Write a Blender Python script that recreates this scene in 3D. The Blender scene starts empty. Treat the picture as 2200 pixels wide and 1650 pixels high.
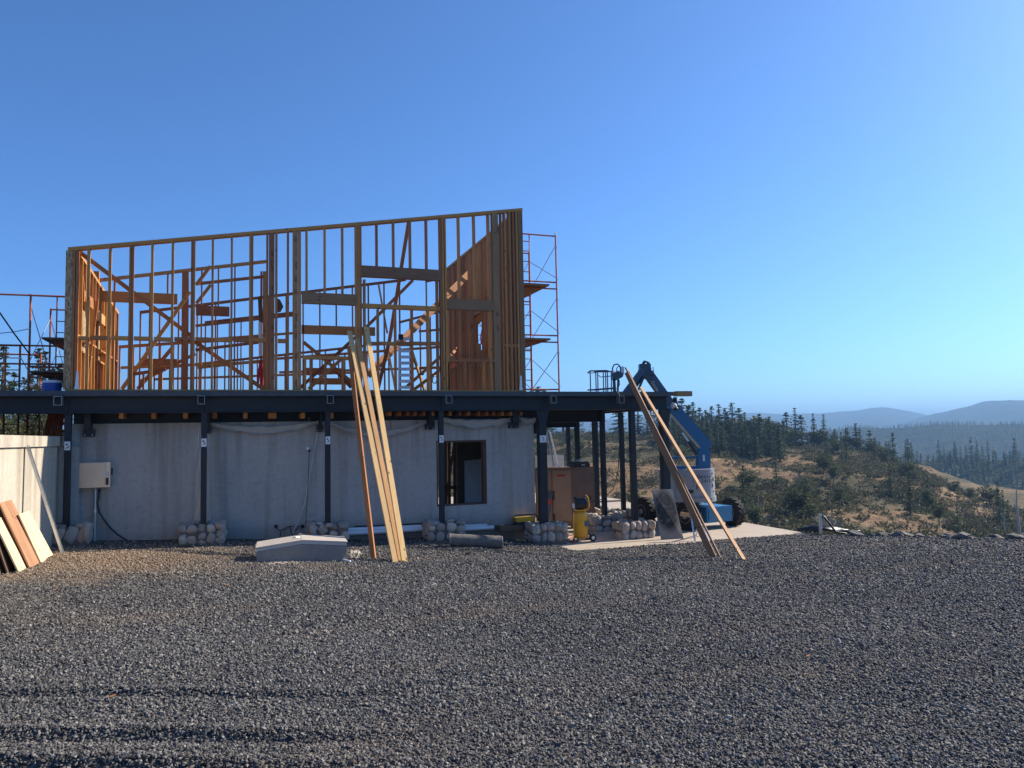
import bpy, bmesh, math, random
import numpy as np
from mathutils import Vector, Matrix, noise as mnoise

random.seed(7)
RNG = np.random.default_rng(7)
SC = bpy.context.scene
COL = SC.collection

# ------------------------------------------------------------------ camera
F = 1600.0                      # focal length in pixels of the 2200 wide photograph
CAM = Vector((0.0, -17.86, 2.45))
YAW, PITCH, ROLL = math.radians(20.3), math.atan(111 / F), 0.020
UP = Vector((0, 0, 1))
FW0 = Vector((math.sin(YAW), math.cos(YAW), 0))
RT0 = Vector((math.cos(YAW), -math.sin(YAW), 0))
_fw = FW0 * math.cos(PITCH) + UP * math.sin(PITCH)
_up = UP * math.cos(PITCH) - FW0 * math.sin(PITCH)
CR = RT0 * math.cos(ROLL) - _up * math.sin(ROLL)
CU = RT0 * math.sin(ROLL) + _up * math.cos(ROLL)
CF = _fw
cam_data = bpy.data.cameras.new('camera')
cam = bpy.data.objects.new('camera', cam_data)
COL.objects.link(cam)
cam_data.sensor_width = 36
cam_data.lens = 36 * F / 2200
cam_data.clip_end = 30000
cam.matrix_world = Matrix(((CR.x, CU.x, -CF.x, CAM.x), (CR.y, CU.y, -CF.y, CAM.y), (CR.z, CU.z, -CF.z, CAM.z), (0, 0, 0, 1)))
SC.camera = cam

# ------------------------------------------------------------------ sky, sun, exposure
SUNV = Vector((1.6, 0.205, 1.0)).normalized()
SUN_EL = math.asin(SUNV.z)
SUN_AZ = math.atan2(SUNV.x, SUNV.y)
world = bpy.data.worlds.new('World')
SC.world = world
world.use_nodes = True
wn = world.node_tree.nodes
sky = wn.new('ShaderNodeTexSky')
sky.sky_type = 'NISHITA'
sky.sun_disc = False
sky.sun_elevation = SUN_EL
sky.sun_rotation = SUN_AZ
sky.altitude = 500
sky.air_density = 0.8
sky.dust_density = 0.9
sky.ozone_density = 8.5
tint = wn.new('ShaderNodeMix'); tint.data_type = 'RGBA'; tint.blend_type = 'MULTIPLY'; tint.inputs[0].default_value = 1.0
tint.inputs[7].default_value = (0.75, 0.915, 1.0, 1)      # clear dry air: the whole sky a shade more azure
world.node_tree.links.new(sky.outputs[0], tint.inputs[6])
world.node_tree.links.new(tint.outputs[2], wn['Background'].inputs[0])
wn['Background'].inputs[1].default_value = 0.108
sun_data = bpy.data.lights.new('sun', 'SUN')
sun_data.energy = 4.2
sun_data.angle = math.radians(0.53)
sun_data.color = (1.0, 0.90, 0.76)
sun = bpy.data.objects.new('sun', sun_data)
COL.objects.link(sun)
sun.rotation_euler = SUNV.to_track_quat('Z', 'Y').to_euler()
sun.location = (30, 5, 40)
vs = SC.view_settings
vs.view_transform = 'Standard'
vs.look = 'None'
vs.gamma = 1
vs.exposure = 0.95
vs.use_curve_mapping = False
SC.cycles.volume_bounces = 0
SC.cycles.max_bounces = 6
SC.cycles.diffuse_bounces = 4
SC.cycles.transparent_max_bounces = 8
SC.cycles.use_denoising = True

# ------------------------------------------------------------------ measuring helpers: photo pixel -> point of a real plane
def ray(px, py):
    return (CR * ((px - 1100) / F) - CU * ((py - 825) / F) + CF)
def at_y(px, py, y=0.0):
    d = ray(px, py); return CAM + d * ((y - CAM.y) / d.y)
def at_x(px, py, x):
    d = ray(px, py); return CAM + d * ((x - CAM.x) / d.x)
def at_z(px, py, z):
    d = ray(px, py); return CAM + d * ((z - CAM.z) / d.z)
def at_d(px, py, dist):
    d = ray(px, py); return CAM + d * (dist / d.dot(FW0))
def cf(X, Z, z):
    p = CAM + RT0 * X + FW0 * Z; return Vector((p.x, p.y, z))

# ------------------------------------------------------------------ mesh helpers
class MB:
    def __init__(self):
        self.v, self.f = [], []
    def add(self, vs_, fs_):
        n = len(self.v)
        self.v += [Vector(p) for p in vs_]
        self.f += [tuple(i + n for i in f) for f in fs_]
        return self
    def box(self, x0, x1, y0, y1, z0, z1):
        return self.obox(((x0 + x1) / 2, (y0 + y1) / 2, (z0 + z1) / 2), (1, 0, 0), (0, 1, 0), (0, 0, 1), abs(x1 - x0) / 2, abs(y1 - y0) / 2, abs(z1 - z0) / 2)
    def obox(self, c, a, b, n, ha, hb, hn):
        c, a, b, n = Vector(c), Vector(a).normalized() * ha, Vector(b).normalized() * hb, Vector(n).normalized() * hn
        P = [c - a - b - n, c + a - b - n, c + a + b - n, c - a + b - n, c - a - b + n, c + a - b + n, c + a + b + n, c - a + b + n]
        return self.add(P, [(0, 3, 2, 1), (4, 5, 6, 7), (0, 1, 5, 4), (1, 2, 6, 5), (2, 3, 7, 6), (3, 0, 4, 7)])
    def bar(self, p0, p1, w, d, up=(0, 0, 1)):
        p0, p1 = Vector(p0), Vector(p1)
        z = (p1 - p0); L = z.length; z.normalize()
        u = Vector(up); x = u.cross(z)
        if x.length < 1e-4: x = Vector((1, 0, 0)).cross(z)
        x.normalize(); y = z.cross(x)
        return self.obox((p0 + p1) / 2, x, y, z, w / 2, d / 2, L / 2)
    def tube(self, pts, r, n=8, cap=True):
        pts = [Vector(p) for p in pts]
        rs = r if isinstance(r, (list, tuple)) else [r] * len(pts)
        base = len(self.v); last = None
        for i, p in enumerate(pts):
            t = (pts[min(i + 1, len(pts) - 1)] - pts[max(i - 1, 0)])
            if t.length < 1e-9: t = Vector((0, 0, 1))
            t.normalize()
            if last is None:
                a = t.cross(Vector((0, 0, 1)))
                if a.length < 1e-3: a = t.cross(Vector((1, 0, 0)))
            else:
                a = last - t * last.dot(t)
            a.normalize(); last = a; b = t.cross(a)
            for k in range(n):
                an = 2 * math.pi * k / n
                self.v.append(p + (a * math.cos(an) + b * math.sin(an)) * rs[i])
        for i in range(len(pts) - 1):
            for k in range(n):
                q = base + i * n
                self.f.append((q + k, q + (k + 1) % n, q + n + (k + 1) % n, q + n + k))
        if cap:
            self.f.append(tuple(base + k for k in range(n))[::-1])
            self.f.append(tuple(base + (len(pts) - 1) * n + k for k in range(n)))
        return self
    def lathe(self, c, axis, prof, n=20):
        c, ax = Vector(c), Vector(axis).normalized()
        a = ax.cross(Vector((0, 0, 1)))
        if a.length < 1e-3: a = Vector((1, 0, 0))
        a.normalize(); b = ax.cross(a); base = len(self.v)
        for (r, h) in prof:
            for k in range(n):
                an = 2 * math.pi * k / n
                self.v.append(c + ax * h + (a * math.cos(an) + b * math.sin(an)) * r)
        for i in range(len(prof) - 1):
            for k in range(n):
                q = base + i * n
                self.f.append((q + k, q + (k + 1) % n, q + n + (k + 1) % n, q + n + k))
        self.f.append(tuple(base + k for k in range(n))[::-1])
        self.f.append(tuple(base + (len(prof) - 1) * n + k for k in range(n)))
        return self
    def prism(self, pts, off):
        pts = [Vector(p) for p in pts]; off = Vector(off); n = len(pts)
        fs_ = [tuple(range(n)), tuple(range(2 * n - 1, n - 1, -1))]
        fs_ += [(i, i + n, (i + 1) % n + n, (i + 1) % n) for i in range(n)]
        return self.add(pts + [p + off for p in pts], fs_)
    def build(self, name, mat, parent=None, local=False, smooth=False, fix=True):
        o0 = Vector((0, 0, 0)) if local else world_loc(parent)
        me = bpy.data.meshes.new(name)
        me.from_pydata([tuple(p - o0) for p in self.v], [], self.f)
        if fix:
            bm = bmesh.new(); bm.from_mesh(me)
            bmesh.ops.recalc_face_normals(bm, faces=bm.faces)
            bm.to_mesh(me); bm.free()
        return link(name, me, mat, parent, smooth)

def world_loc(o):
    p = Vector((0, 0, 0))
    while o is not None:
        p += o.location; o = o.parent
    return p
def link(name, me, mat, parent=None, smooth=False):
    if mat is not None and not me.materials: me.materials.append(mat)
    if smooth:
        me.polygons.foreach_set('use_smooth', [True] * len(me.polygons))
    o = bpy.data.objects.new(name, me)
    COL.objects.link(o)
    if parent is not None: o.parent = parent
    return o
def np_mesh(name, V, Fq, mat, parent=None, smooth=False):
    """V (n,3), Fq (m,k) all faces of k corners"""
    V = np.asarray(V, np.float32); Fq = np.asarray(Fq, np.int32)
    me = bpy.data.meshes.new(name)
    m, k = Fq.shape
    me.vertices.add(len(V)); me.vertices.foreach_set('co', V.ravel())
    me.loops.add(m * k); me.loops.foreach_set('vertex_index', Fq.ravel())
    me.polygons.add(m)
    me.polygons.foreach_set('loop_start', np.arange(0, m * k, k, dtype=np.int32))
    me.update(calc_edges=True); me.validate()
    return link(name, me, mat, parent, smooth)
def thing(name, label, cat, loc=(0, 0, 0), group=None, rotz=0):
    o = bpy.data.objects.new(name, None)
    o.empty_display_size = 0.2
    COL.objects.link(o); o.location = loc; o.rotation_euler = (0, 0, rotz)
    return tag(o, label, cat, group)
def tag(o, label=None, cat=None, group=None, kind=None):
    if label: o['label'] = label
    if cat: o['category'] = cat
    if group: o['group'] = group
    if kind: o['kind'] = kind
    return o
def lumber(name, p0, p1, w, d, mat, parent=None, up=(0, 1, 0)):
    """one piece of timber: local z along its length (grain), w across, d along 'up'"""
    p0, p1 = Vector(p0), Vector(p1)
    z = p1 - p0; L = z.length; z.normalize()
    y = Vector(up) - z * Vector(up).dot(z)
    if y.length < 1e-4: y = Vector((1, 0, 0)) - z * z.x
    y.normalize(); x = y.cross(z)
    mb = MB(); mb.obox((0, 0, 0), (1, 0, 0), (0, 1, 0), (0, 0, 1), w / 2, d / 2, L / 2)
    me = bpy.data.meshes.new(name)
    me.from_pydata([tuple(p) for p in mb.v], [], mb.f)
    o = link(name, me, mat, parent)
    c = (p0 + p1) / 2 - world_loc(parent)
    o.matrix_basis = Matrix(((x.x, y.x, z.x, c.x), (x.y, y.y, z.y, c.y), (x.z, y.z, z.z, c.z), (0, 0, 0, 1)))
    return o
def text_mesh(name, s, size, origin, xdir, ydir, mat, parent=None, local=False, space=1.0):
    cu = bpy.data.curves.new(name, 'FONT')
    cu.body = s; cu.size = size; cu.extrude = 0.0015; cu.align_x = 'CENTER'; cu.align_y = 'CENTER'; cu.space_character = space
    cu.resolution_u = 2
    t = bpy.data.objects.new(name, cu); COL.objects.link(t)
    bpy.context.view_layer.update()
    me = bpy.data.meshes.new_from_object(t.evaluated_get(bpy.context.evaluated_depsgraph_get()))
    bpy.data.objects.remove(t); bpy.data.curves.remove(cu)
    me.name = name; me.materials.clear()
    o = link(name, me, mat, parent)
    x = Vector(xdir).normalized(); y = Vector(ydir).normalized(); z = x.cross(y)
    c = Vector(origin) - (Vector((0, 0, 0)) if local else world_loc(parent))
    o.matrix_basis = Matrix(((x.x, y.x, z.x, c.x), (x.y, y.y, z.y, c.y), (x.z, y.z, z.z, c.z), (0, 0, 0, 1)))
    return o

# ------------------------------------------------------------------ materials
class NT:
    def __init__(self, name):
        self.m = bpy.data.materials.new(name); self.m.use_nodes = True
        self.t = self.m.node_tree; self.n = self.t.nodes; self.l = self.t.links
        self.b = self.n['Principled BSDF']; self.out = self.n['Material Output']
    def nd(self, typ, **kw):
        n = self.n.new(typ)
        for k, v in kw.items(): setattr(n, k, v)
        return n
    def put(self, sock, v):
        if hasattr(v, 'is_output') or isinstance(v, bpy.types.NodeSocket): self.l.new(v, sock)
        else:
            if isinstance(v, (tuple, list)) and len(v) == 3 and sock.type == 'RGBA': v = (*v, 1)
            sock.default_value = v
    def coord(self, kind='Object', scale=(1, 1, 1)):
        if kind == 'World':
            src = self.nd('ShaderNodeNewGeometry').outputs['Position']
        else:
            src = self.nd('ShaderNodeTexCoord').outputs[kind]
        mp = self.nd('ShaderNodeMapping'); self.l.new(src, mp.inputs[0]); mp.inputs['Scale'].default_value = scale
        return mp.outputs[0]
    def noise(self, co, scale, detail=4, rough=0.6, dist=0.0):
        n = self.nd('ShaderNodeTexNoise'); self.l.new(co, n.inputs['Vector'])
        n.inputs['Scale'].default_value = scale; n.inputs['Detail'].default_value = detail
        n.inputs['Roughness'].default_value = rough; n.inputs['Distortion'].default_value = dist
        return n.outputs[0]
    def vor(self, co, scale, feat='F1', out='Distance'):
        n = self.nd('ShaderNodeTexVoronoi', feature=feat); self.l.new(co, n.inputs['Vector']); n.inputs['Scale'].default_value = scale
        return n.outputs[out]
    def ramp(self, fac, stops):
        n = self.nd('ShaderNodeValToRGB'); self.l.new(fac, n.inputs[0])
        e = n.color_ramp.elements
        while len(e) < len(stops): e.new(0.5)
        for el, (p, c) in zip(e, stops):
            el.position = p; el.color = (*c, 1) if len(c) == 3 else c
        return n.outputs[0]
    def sr(self, fac, a, b):      # smooth 0..1 between a and b
        n = self.nd('ShaderNodeMapRange'); self.l.new(fac, n.inputs[0])
        n.inputs[1].default_value = a; n.inputs[2].default_value = b
        return n.outputs[0]
    def mix(self, fac, a, b, mode='MIX'):
        n = self.nd('ShaderNodeMix', data_type='RGBA', blend_type=mode)
        self.put(n.inputs[0], fac); self.put(n.inputs[6], a); self.put(n.inputs[7], b)
        return n.outputs[2]
    def math(self, op, a, b=0.5):
        n = self.nd('ShaderNodeMath', operation=op); self.put(n.inputs[0], a); self.put(n.inputs[1], b)
        return n.outputs[0]
    def rand(self): return self.nd('ShaderNodeObjectInfo').outputs['Random']
    def hsv(self, col, h=0.5, s=1.0, v=1.0):
        n = self.nd('ShaderNodeHueSaturation'); self.put(n.inputs['Hue'], h); self.put(n.inputs['Saturation'], s); self.put(n.inputs['Value'], v); self.put(n.inputs['Color'], col)
        return n.outputs[0]
    def bump(self, h, strength=0.3, dist=0.02):
        n = self.nd('ShaderNodeBump'); self.l.new(h, n.inputs['Height']); n.inputs['Strength'].default_value = strength; n.inputs['Distance'].default_value = dist
        self.l.new(n.outputs[0], self.b.inputs['Normal'])
    def fin(self, col, rough=0.7, metal=0.0, spec=None):
        self.put(self.b.inputs['Base Color'], col); self.put(self.b.inputs['Roughness'], rough); self.put(self.b.inputs['Metallic'], metal)
        if spec is not None: self.b.inputs['Specular IOR Level'].default_value = spec
        return self.m

def m_plain(name, col, rough=0.6, metal=0.0, var=0.18, scale=6, bump=0.0, rand=0.12):
    t = NT(name); co = t.coord()
    n = t.noise(co, scale, 5, 0.65)
    v = t.math('ADD', t.math('MULTIPLY', t.math('SUBTRACT', n, 0.5), 2 * var * 2), 1.0)
    v = t.math('ADD', v, t.math('MULTIPLY', t.math('SUBTRACT', t.rand(), 0.5), 2 * rand))
    c = t.hsv(col, v=v)
    if bump: t.bump(t.noise(co, scale * 8, 4), bump, 0.01)
    return t.fin(c, rough, metal)

def m_wood(name, a, b, grain=26, knots=True, grey=0.0, rand=0.25):
    t = NT(name); r = t.rand()
    co0 = t.nd('ShaderNodeTexCoord').outputs['Object']
    add = t.nd('ShaderNodeVectorMath', operation='ADD'); t.l.new(co0, add.inputs[0])
    cmb = t.nd('ShaderNodeCombineXYZ')
    for i in range(3): t.l.new(t.math('MULTIPLY', r, 37.0 + 11 * i), cmb.inputs[i])
    t.l.new(cmb.outputs[0], add.inputs[1])
    mp = t.nd('ShaderNodeMapping'); t.l.new(add.outputs[0], mp.inputs[0]); mp.inputs['Scale'].default_value = (1, 1, 0.045)
    g = t.noise(mp.outputs[0], grain * 2.2, 5, 0.65, 1.2)
    c = t.ramp(g, [(0.3, a), (0.7, b)])
    mp2 = t.nd('ShaderNodeMapping'); t.l.new(add.outputs[0], mp2.inputs[0]); mp2.inputs['Scale'].default_value = (1, 1, 0.25)
    blot = t.noise(mp2.outputs[0], 3.0, 3)
    c = t.hsv(c, v=t.math('ADD', t.math('MULTIPLY', blot, 0.5), 0.75))
    if knots:
        mp3 = t.nd('ShaderNodeMapping'); t.l.new(add.outputs[0], mp3.inputs[0]); mp3.inputs['Scale'].default_value = (1, 1, 0.55)
        k = t.vor(mp3.outputs[0], 6.0)
        c = t.mix(t.sr(k, 0.13, 0.07), c, tuple(x * 0.28 for x in a))
    c = t.hsv(c, h=t.math('ADD', t.math('MULTIPLY', t.math('SUBTRACT', r, 0.5), 0.025), 0.5), v=t.math('ADD', t.math('MULTIPLY', r, rand * 2), 1.0 - rand))
    if grey: c = t.mix(t.math('MULTIPLY', t.noise(mp2.outputs[0], 5), grey * 2), c, (0.2, 0.185, 0.165))
    t.bump(g, 0.15, 0.004)
    return t.fin(c, 0.72, spec=0.3)

M = {}
M['fir'] = m_wood('fir_lumber', (0.37, 0.148, 0.046), (0.54, 0.25, 0.085))
M['fir_pale'] = m_wood('fir_lumber_pale', (0.52, 0.30, 0.125), (0.68, 0.425, 0.195), rand=0.1)
M['fir_red'] = m_wood('fir_lumber_red', (0.33, 0.115, 0.040), (0.48, 0.20, 0.075))
M['fir_grey'] = m_wood('fir_lumber_grey', (0.22, 0.115, 0.055), (0.34, 0.19, 0.095), grey=0.06)
M['lvl'] = m_wood('laminated_lumber', (0.36, 0.155, 0.062), (0.50, 0.245, 0.10), grain=40, knots=False)
M['plank'] = m_wood('scaffold_plank', (0.20, 0.12, 0.07), (0.33, 0.21, 0.12), grey=0.2)
M['ply_pale'] = m_wood('plywood_pale', (0.60, 0.46, 0.27), (0.74, 0.60, 0.39), grain=14, rand=0.06)
M['ply_red'] = m_wood('plywood_red', (0.26, 0.11, 0.06), (0.52, 0.28, 0.16), grain=9, rand=0.05)
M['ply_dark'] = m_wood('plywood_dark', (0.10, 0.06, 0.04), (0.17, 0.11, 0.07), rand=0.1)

def m_osb():
    t = NT('strand_board'); co = t.coord('Object', (1, 1, 0.45))
    c = t.vor(co, 32, out='Color')
    bw = t.nd('ShaderNodeRGBToBW'); t.l.new(c, bw.inputs[0])
    col = t.ramp(bw.outputs[0], [(0.15, (0.20, 0.12, 0.06)), (0.5, (0.36, 0.24, 0.12)), (0.85, (0.50, 0.36, 0.2))])
    t.bump(bw.outputs[0], 0.4, 0.006)
    return t.fin(col, 0.75)
M['osb'] = m_osb()

def m_concrete(name, a, b, streak=True, form=True, warm=None):
    t = NT(name); co = t.coord()
    n1 = t.noise(co, 0.9, 6, 0.65, 0.4); n2 = t.noise(co, 9, 6, 0.7); n3 = t.noise(co, 70, 3)
    c = t.mix(t.sr(n1, 0.3, 0.7), a, b)
    c = t.mix(0.35, c, t.ramp(n2, [(0.3, tuple(x * 0.75 for x in a)), (0.7, tuple(min(1, x * 1.15) for x in b))]))
    if streak:
        st = t.noise(t.coord('Object', (2.6, 2.6, 0.12)), 1.6, 5, 0.6)
        c = t.mix(t.math('MULTIPLY', t.sr(st, 0.48, 0.72), 0.6), c, tuple(x * 0.55 for x in (a[0] * 1.08, a[1], a[2] * 0.85)))
        st2 = t.noise(t.coord('Object', (5, 5, 0.07)), 1.1, 3, 0.5)
        c = t.mix(t.math('MULTIPLY', t.sr(st2, 0.6, 0.8), 0.25), c, tuple(min(1, x * 1.35) for x in b))
        sc = t.noise(t.coord('Object', (0.5, 0.5, 2.2)), 2.2, 6, 0.75, 2.0)
        c = t.mix(t.math('MULTIPLY', t.sr(sc, 0.58, 0.70), 0.5), c, tuple(x * 0.5 for x in a))
    if form:
        p = t.vor(co, 26)
        c = t.mix(t.math('MULTIPLY', t.sr(p, 0.16, 0.08), t.sr(n2, 0.5, 0.6)), c, tuple(x * 0.45 for x in a))
    if streak:   # earth splashed up from the ground, rust run down from above
        sp_ = t.nd('ShaderNodeSeparateXYZ'); t.l.new(t.nd('ShaderNodeNewGeometry').outputs['Position'], sp_.inputs[0])
        lift_ = t.math('ADD', sp_.outputs[2], t.math('MULTIPLY', n1, -0.9))
        c = t.mix(t.math('MULTIPLY', t.sr(lift_, 0.12, -0.45), 0.6), c, (0.17, 0.12, 0.08))
        run = t.noise(t.coord('Object', (1.7, 1.7, 0.05)), 2.3, 4, 0.6)
        c = t.mix(t.math('MULTIPLY', t.math('MULTIPLY', t.sr(run, 0.50, 0.66), t.sr(t.math('ADD', sp_.outputs[2], n1), 2.0, 3.4)), 0.55), c, (0.17, 0.125, 0.085))
    h = t.math('ADD', t.math('MULTIPLY', n2, 0.7), t.math('MULTIPLY', n3, 0.3))
    t.bump(h, 0.25, 0.01)
    return t.fin(c, 0.88)
M['conc_wall'] = m_concrete('foundation_concrete', (0.38, 0.36, 0.33), (0.48, 0.458, 0.425))
M['conc_warm'] = m_concrete('retaining_concrete', (0.42, 0.375, 0.30), (0.56, 0.505, 0.41), form=True)
M['conc_hatch'] = m_concrete('hatch_concrete', (0.20, 0.19, 0.175), (0.28, 0.265, 0.245), streak=False)
M['conc_lid'] = m_concrete('lid_concrete', (0.44, 0.38, 0.32), (0.54, 0.48, 0.41), streak=False, form=False)
M['slab'] = m_concrete('patio_concrete', (0.40, 0.32, 0.235), (0.52, 0.43, 0.325), streak=False, form=False)
M['mortar'] = m_plain('mortar', (0.12, 0.11, 0.10), 0.95, bump=0.4, scale=14)

def m_stone(name, tint, warm):
    t = NT(name); r = t.rand(); co = t.coord()
    base = t.ramp(r, [(0.0, tuple(x * 0.5 for x in tint)), (0.3, tuple(x * .85 for x in tint)), (0.55, warm), (0.75, (tint[0] * .8, tint[1] * .84, tint[2] * .9)), (1.0, (tint[0] * 1.35, tint[1] * 1.3, tint[2] * 1.2))])
    n = t.noise(co, 7, 6, 0.7); n2 = t.noise(co, 60, 3)
    c = t.hsv(base, v=t.math('ADD', t.math('MULTIPLY', n, 0.7), 0.62))
    c = t.mix(t.math('MULTIPLY', t.sr(n2, 0.55, 0.7), 0.3), c, (0.12, 0.11, 0.1))
    t.bump(t.math('ADD', n, t.math('MULTIPLY', n2, 0.3)), 0.35, 0.02)
    return t.fin(c, 0.85)
M['stone'] = m_stone('river_stone', (0.42, 0.385, 0.335), (0.45, 0.335, 0.265))
M['rock'] = m_stone('rim_rock', (0.12, 0.115, 0.105), (0.16, 0.135, 0.11))

M['navy'] = m_plain('steel_navy_paint', (0.0125, 0.0145, 0.0185), 0.6, 0.0, 0.25, 4)
M['navy_edge'] = m_plain('steel_edge', (0.060, 0.066, 0.075), 0.6, 0.1, 0.3, 9)
M['black'] = m_plain('black_steel', (0.012, 0.013, 0.016), 0.5)
M['blackplastic'] = m_plain('black_plastic', (0.02, 0.02, 0.022), 0.42)
M['galv'] = m_plain('galvanised_steel', (0.52, 0.54, 0.56), 0.38, 0.85, 0.15, 8)
M['alu'] = m_plain('aluminium', (0.68, 0.70, 0.72), 0.4, 0.7, 0.1, 12)
M['white'] = m_plain('white_paper', (0.72, 0.72, 0.70), 0.7, 0, 0.1)
M['pvc'] = m_plain('white_pipe', (0.74, 0.75, 0.76), 0.4, 0, 0.06)
M['print'] = m_plain('black_print', (0.02, 0.018, 0.016), 0.8, 0, 0.3, 30)
M['orange'] = m_plain('scaffold_orange_paint', (0.47, 0.11, 0.035), 0.55, 0.1, 0.35, 11)
M['yellow'] = m_plain('tank_yellow', (0.78, 0.36, 0.015), 0.33, 0, 0.08, 5)
M['genyellow'] = m_plain('generator_yellow', (0.70, 0.40, 0.02), 0.45, 0, 0.1)
M['brown'] = m_plain('cabinet_brown', (0.205, 0.115, 0.075), 0.5, 0, 0.22, 2.2)
M['brown2'] = m_plain('cabinet_brown_light', (0.31, 0.195, 0.135), 0.45, 0, 0.2, 2.4)
M['red'] = m_plain('red_webbing', (0.50, 0.03, 0.045), 0.7)
M['redlabel'] = m_plain('red_label', (0.45, 0.035, 0.02), 0.5)
M['coolerblue'] = m_plain('cooler_blue', (0.015, 0.075, 0.34), 0.4)
M['liftblue'] = m_plain('lift_blue_paint', (0.026, 0.145, 0.285), 0.42, 0, 0.14, 3)
M['liftdark'] = m_plain('lift_dark_and_shade', (0.055, 0.092, 0.13), 0.45, 0, 0.2, 4)  # dark lift parts; on the upper boom it stands for shade
M['liftgrey'] = m_plain('lift_grey_cover', (0.30, 0.305, 0.31), 0.42, 0, 0.1, 2.5)
M['rubber'] = m_plain('tyre_rubber', (0.022, 0.021, 0.020), 0.85, 0, 0.3, 18, bump=0.3)
M['rim'] = m_plain('wheel_rim', (0.40, 0.37, 0.32), 0.55, 0.2, 0.2)
M['panel'] = m_plain('service_panel', (0.52, 0.485, 0.42), 0.38, 0.55, 0.14, 2.0)
M['felt'] = m_plain('felt_roll', (0.16, 0.145, 0.13), 0.95, 0, 0.4, 12, bump=0.9)
M['felt_end'] = m_plain('felt_roll_end', (0.40, 0.35, 0.29), 0.95, 0, 0.4, 20, bump=0.7)
M['drywall'] = m_plain('drywall_sheet', (0.62, 0.60, 0.56), 0.8, 0, 0.06)
M['bark'] = m_plain('bark', (0.12, 0.085, 0.06), 0.95, 0, 0.4, 4, bump=0.6)
M['snag'] = m_plain('dead_wood', (0.36, 0.33, 0.29), 0.9, 0, 0.3, 6)
M['bluecloth'] = m_plain('blue_cloth', (0.05, 0.14, 0.32), 0.8)
M['amber'] = m_plain('amber_plastic', (0.50, 0.26, 0.03), 0.5)

def m_sheet():
    t = NT('stained_cement_sheet'); co = t.coord()
    n = t.noise(co, 3.0, 6, 0.7, 0.6); sc = t.noise(t.coord('Object', (1, 1, 5)), 5.0, 7, 0.8, 2.5)
    g = t.nd('ShaderNodeTexGradient', gradient_type='SPHERICAL'); mp = t.nd('ShaderNodeMapping')
    t.l.new(t.nd('ShaderNodeTexCoord').outputs['Object'], mp.inputs[0]); mp.inputs['Scale'].default_value = (2.6, 2.6, 1.5); mp.inputs['Location'].default_value = (0, 0, -1.15)
    t.l.new(mp.outputs[0], g.inputs[0])
    stain = t.math('MULTIPLY', t.sr(g.outputs[1], 0.02, 0.34), t.sr(n, 0.22, 0.46))
    c = t.mix(stain, (0.25, 0.225, 0.19), (0.030, 0.029, 0.028))
    c = t.mix(t.math('MULTIPLY', t.sr(sc, 0.55, 0.66), t.sr(g.outputs[1], 0.1, 0.35)), c, (0.30, 0.28, 0.25))
    return t.fin(c, 0.75, spec=0.25)
M['cement_sheet'] = m_sheet()

def m_plastic_film():
    t = NT('plastic_film'); co = t.coord('Object', (1, 1, 3))
    t.bump(t.noise(co, 7, 5, 0.6, 1.0), 0.5, 0.03)
    t.b.inputs['Alpha'].default_value = 0.93
    return t.fin((0.50, 0.475, 0.43), 0.3)
M['film'] = m_plastic_film()

def m_gravel(name, inst):
    t = NT(name); co = t.coord('World')
    if inst:
        r = t.rand()
        c = t.ramp(r, [(0.0, (0.038, 0.036, 0.034)), (0.45, (0.104, 0.098, 0.091)), (0.8, (0.178, 0.165, 0.147)), (0.965, (0.29, 0.26, 0.215)), (1.0, (0.34, 0.32, 0.29))])
        t.bump(t.noise(co, 160, 3), 0.35, 0.004)
    else:
        v = t.vor(co, 38, out='Color'); bw = t.nd('ShaderNodeRGBToBW'); t.l.new(v, bw.inputs[0])
        c = t.ramp(bw.outputs[0], [(0.1, (0.030, 0.028, 0.026)), (0.5, (0.080, 0.074, 0.066)), (0.9, (0.14, 0.128, 0.11))])
        d = t.vor(co, 38)
        t.bump(t.math('SUBTRACT', t.noise(co, 20, 4), d), 1.0, 0.03)
    # earth mixed into the gravel by the retaining wall: a tan patch of its own shape
    sep = t.nd('ShaderNodeSeparateXYZ'); t.l.new(t.nd('ShaderNodeNewGeometry').outputs['Position'], sep.inputs[0])
    wob = t.math('MULTIPLY', t.math('SUBTRACT', t.noise(co, 0.9, 4), 0.5), 2.4)
    dx = t.math('DIVIDE', t.math('ADD', sep.outputs[0], 2.3), 2.6)
    dy = t.math('DIVIDE', t.math('ADD', sep.outputs[1], 3.2), 2.0)
    rr = t.math('SQRT', t.math('ADD', t.math('MULTIPLY', dx, dx), t.math('MULTIPLY', dy, dy)))
    msk = t.sr(t.math('ADD', rr, wob), 1.5, 0.2)
    tan = t.mix(0.6, c, (0.36, 0.245, 0.145))
    c = t.mix(msk, c, tan)
    big = t.noise(co, 0.35, 4, 0.6)
    c = t.hsv(c, v=t.math('ADD', t.math('MULTIPLY', big, 0.5), 0.75))
    dust = t.noise(t.coord('World', (0.35, 1.0, 1.0)), 0.8, 5, 0.65)
    c = t.mix(t.math('MULTIPLY', t.sr(dust, 0.5, 0.74), 0.32), c, (0.26, 0.18, 0.12))
    return t.fin(c, 0.8, spec=0.35)
M['gravel_ground'] = m_gravel('gravel_ground', False)
M['gravel_stone'] = m_gravel('gravel_stone', True)

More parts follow.
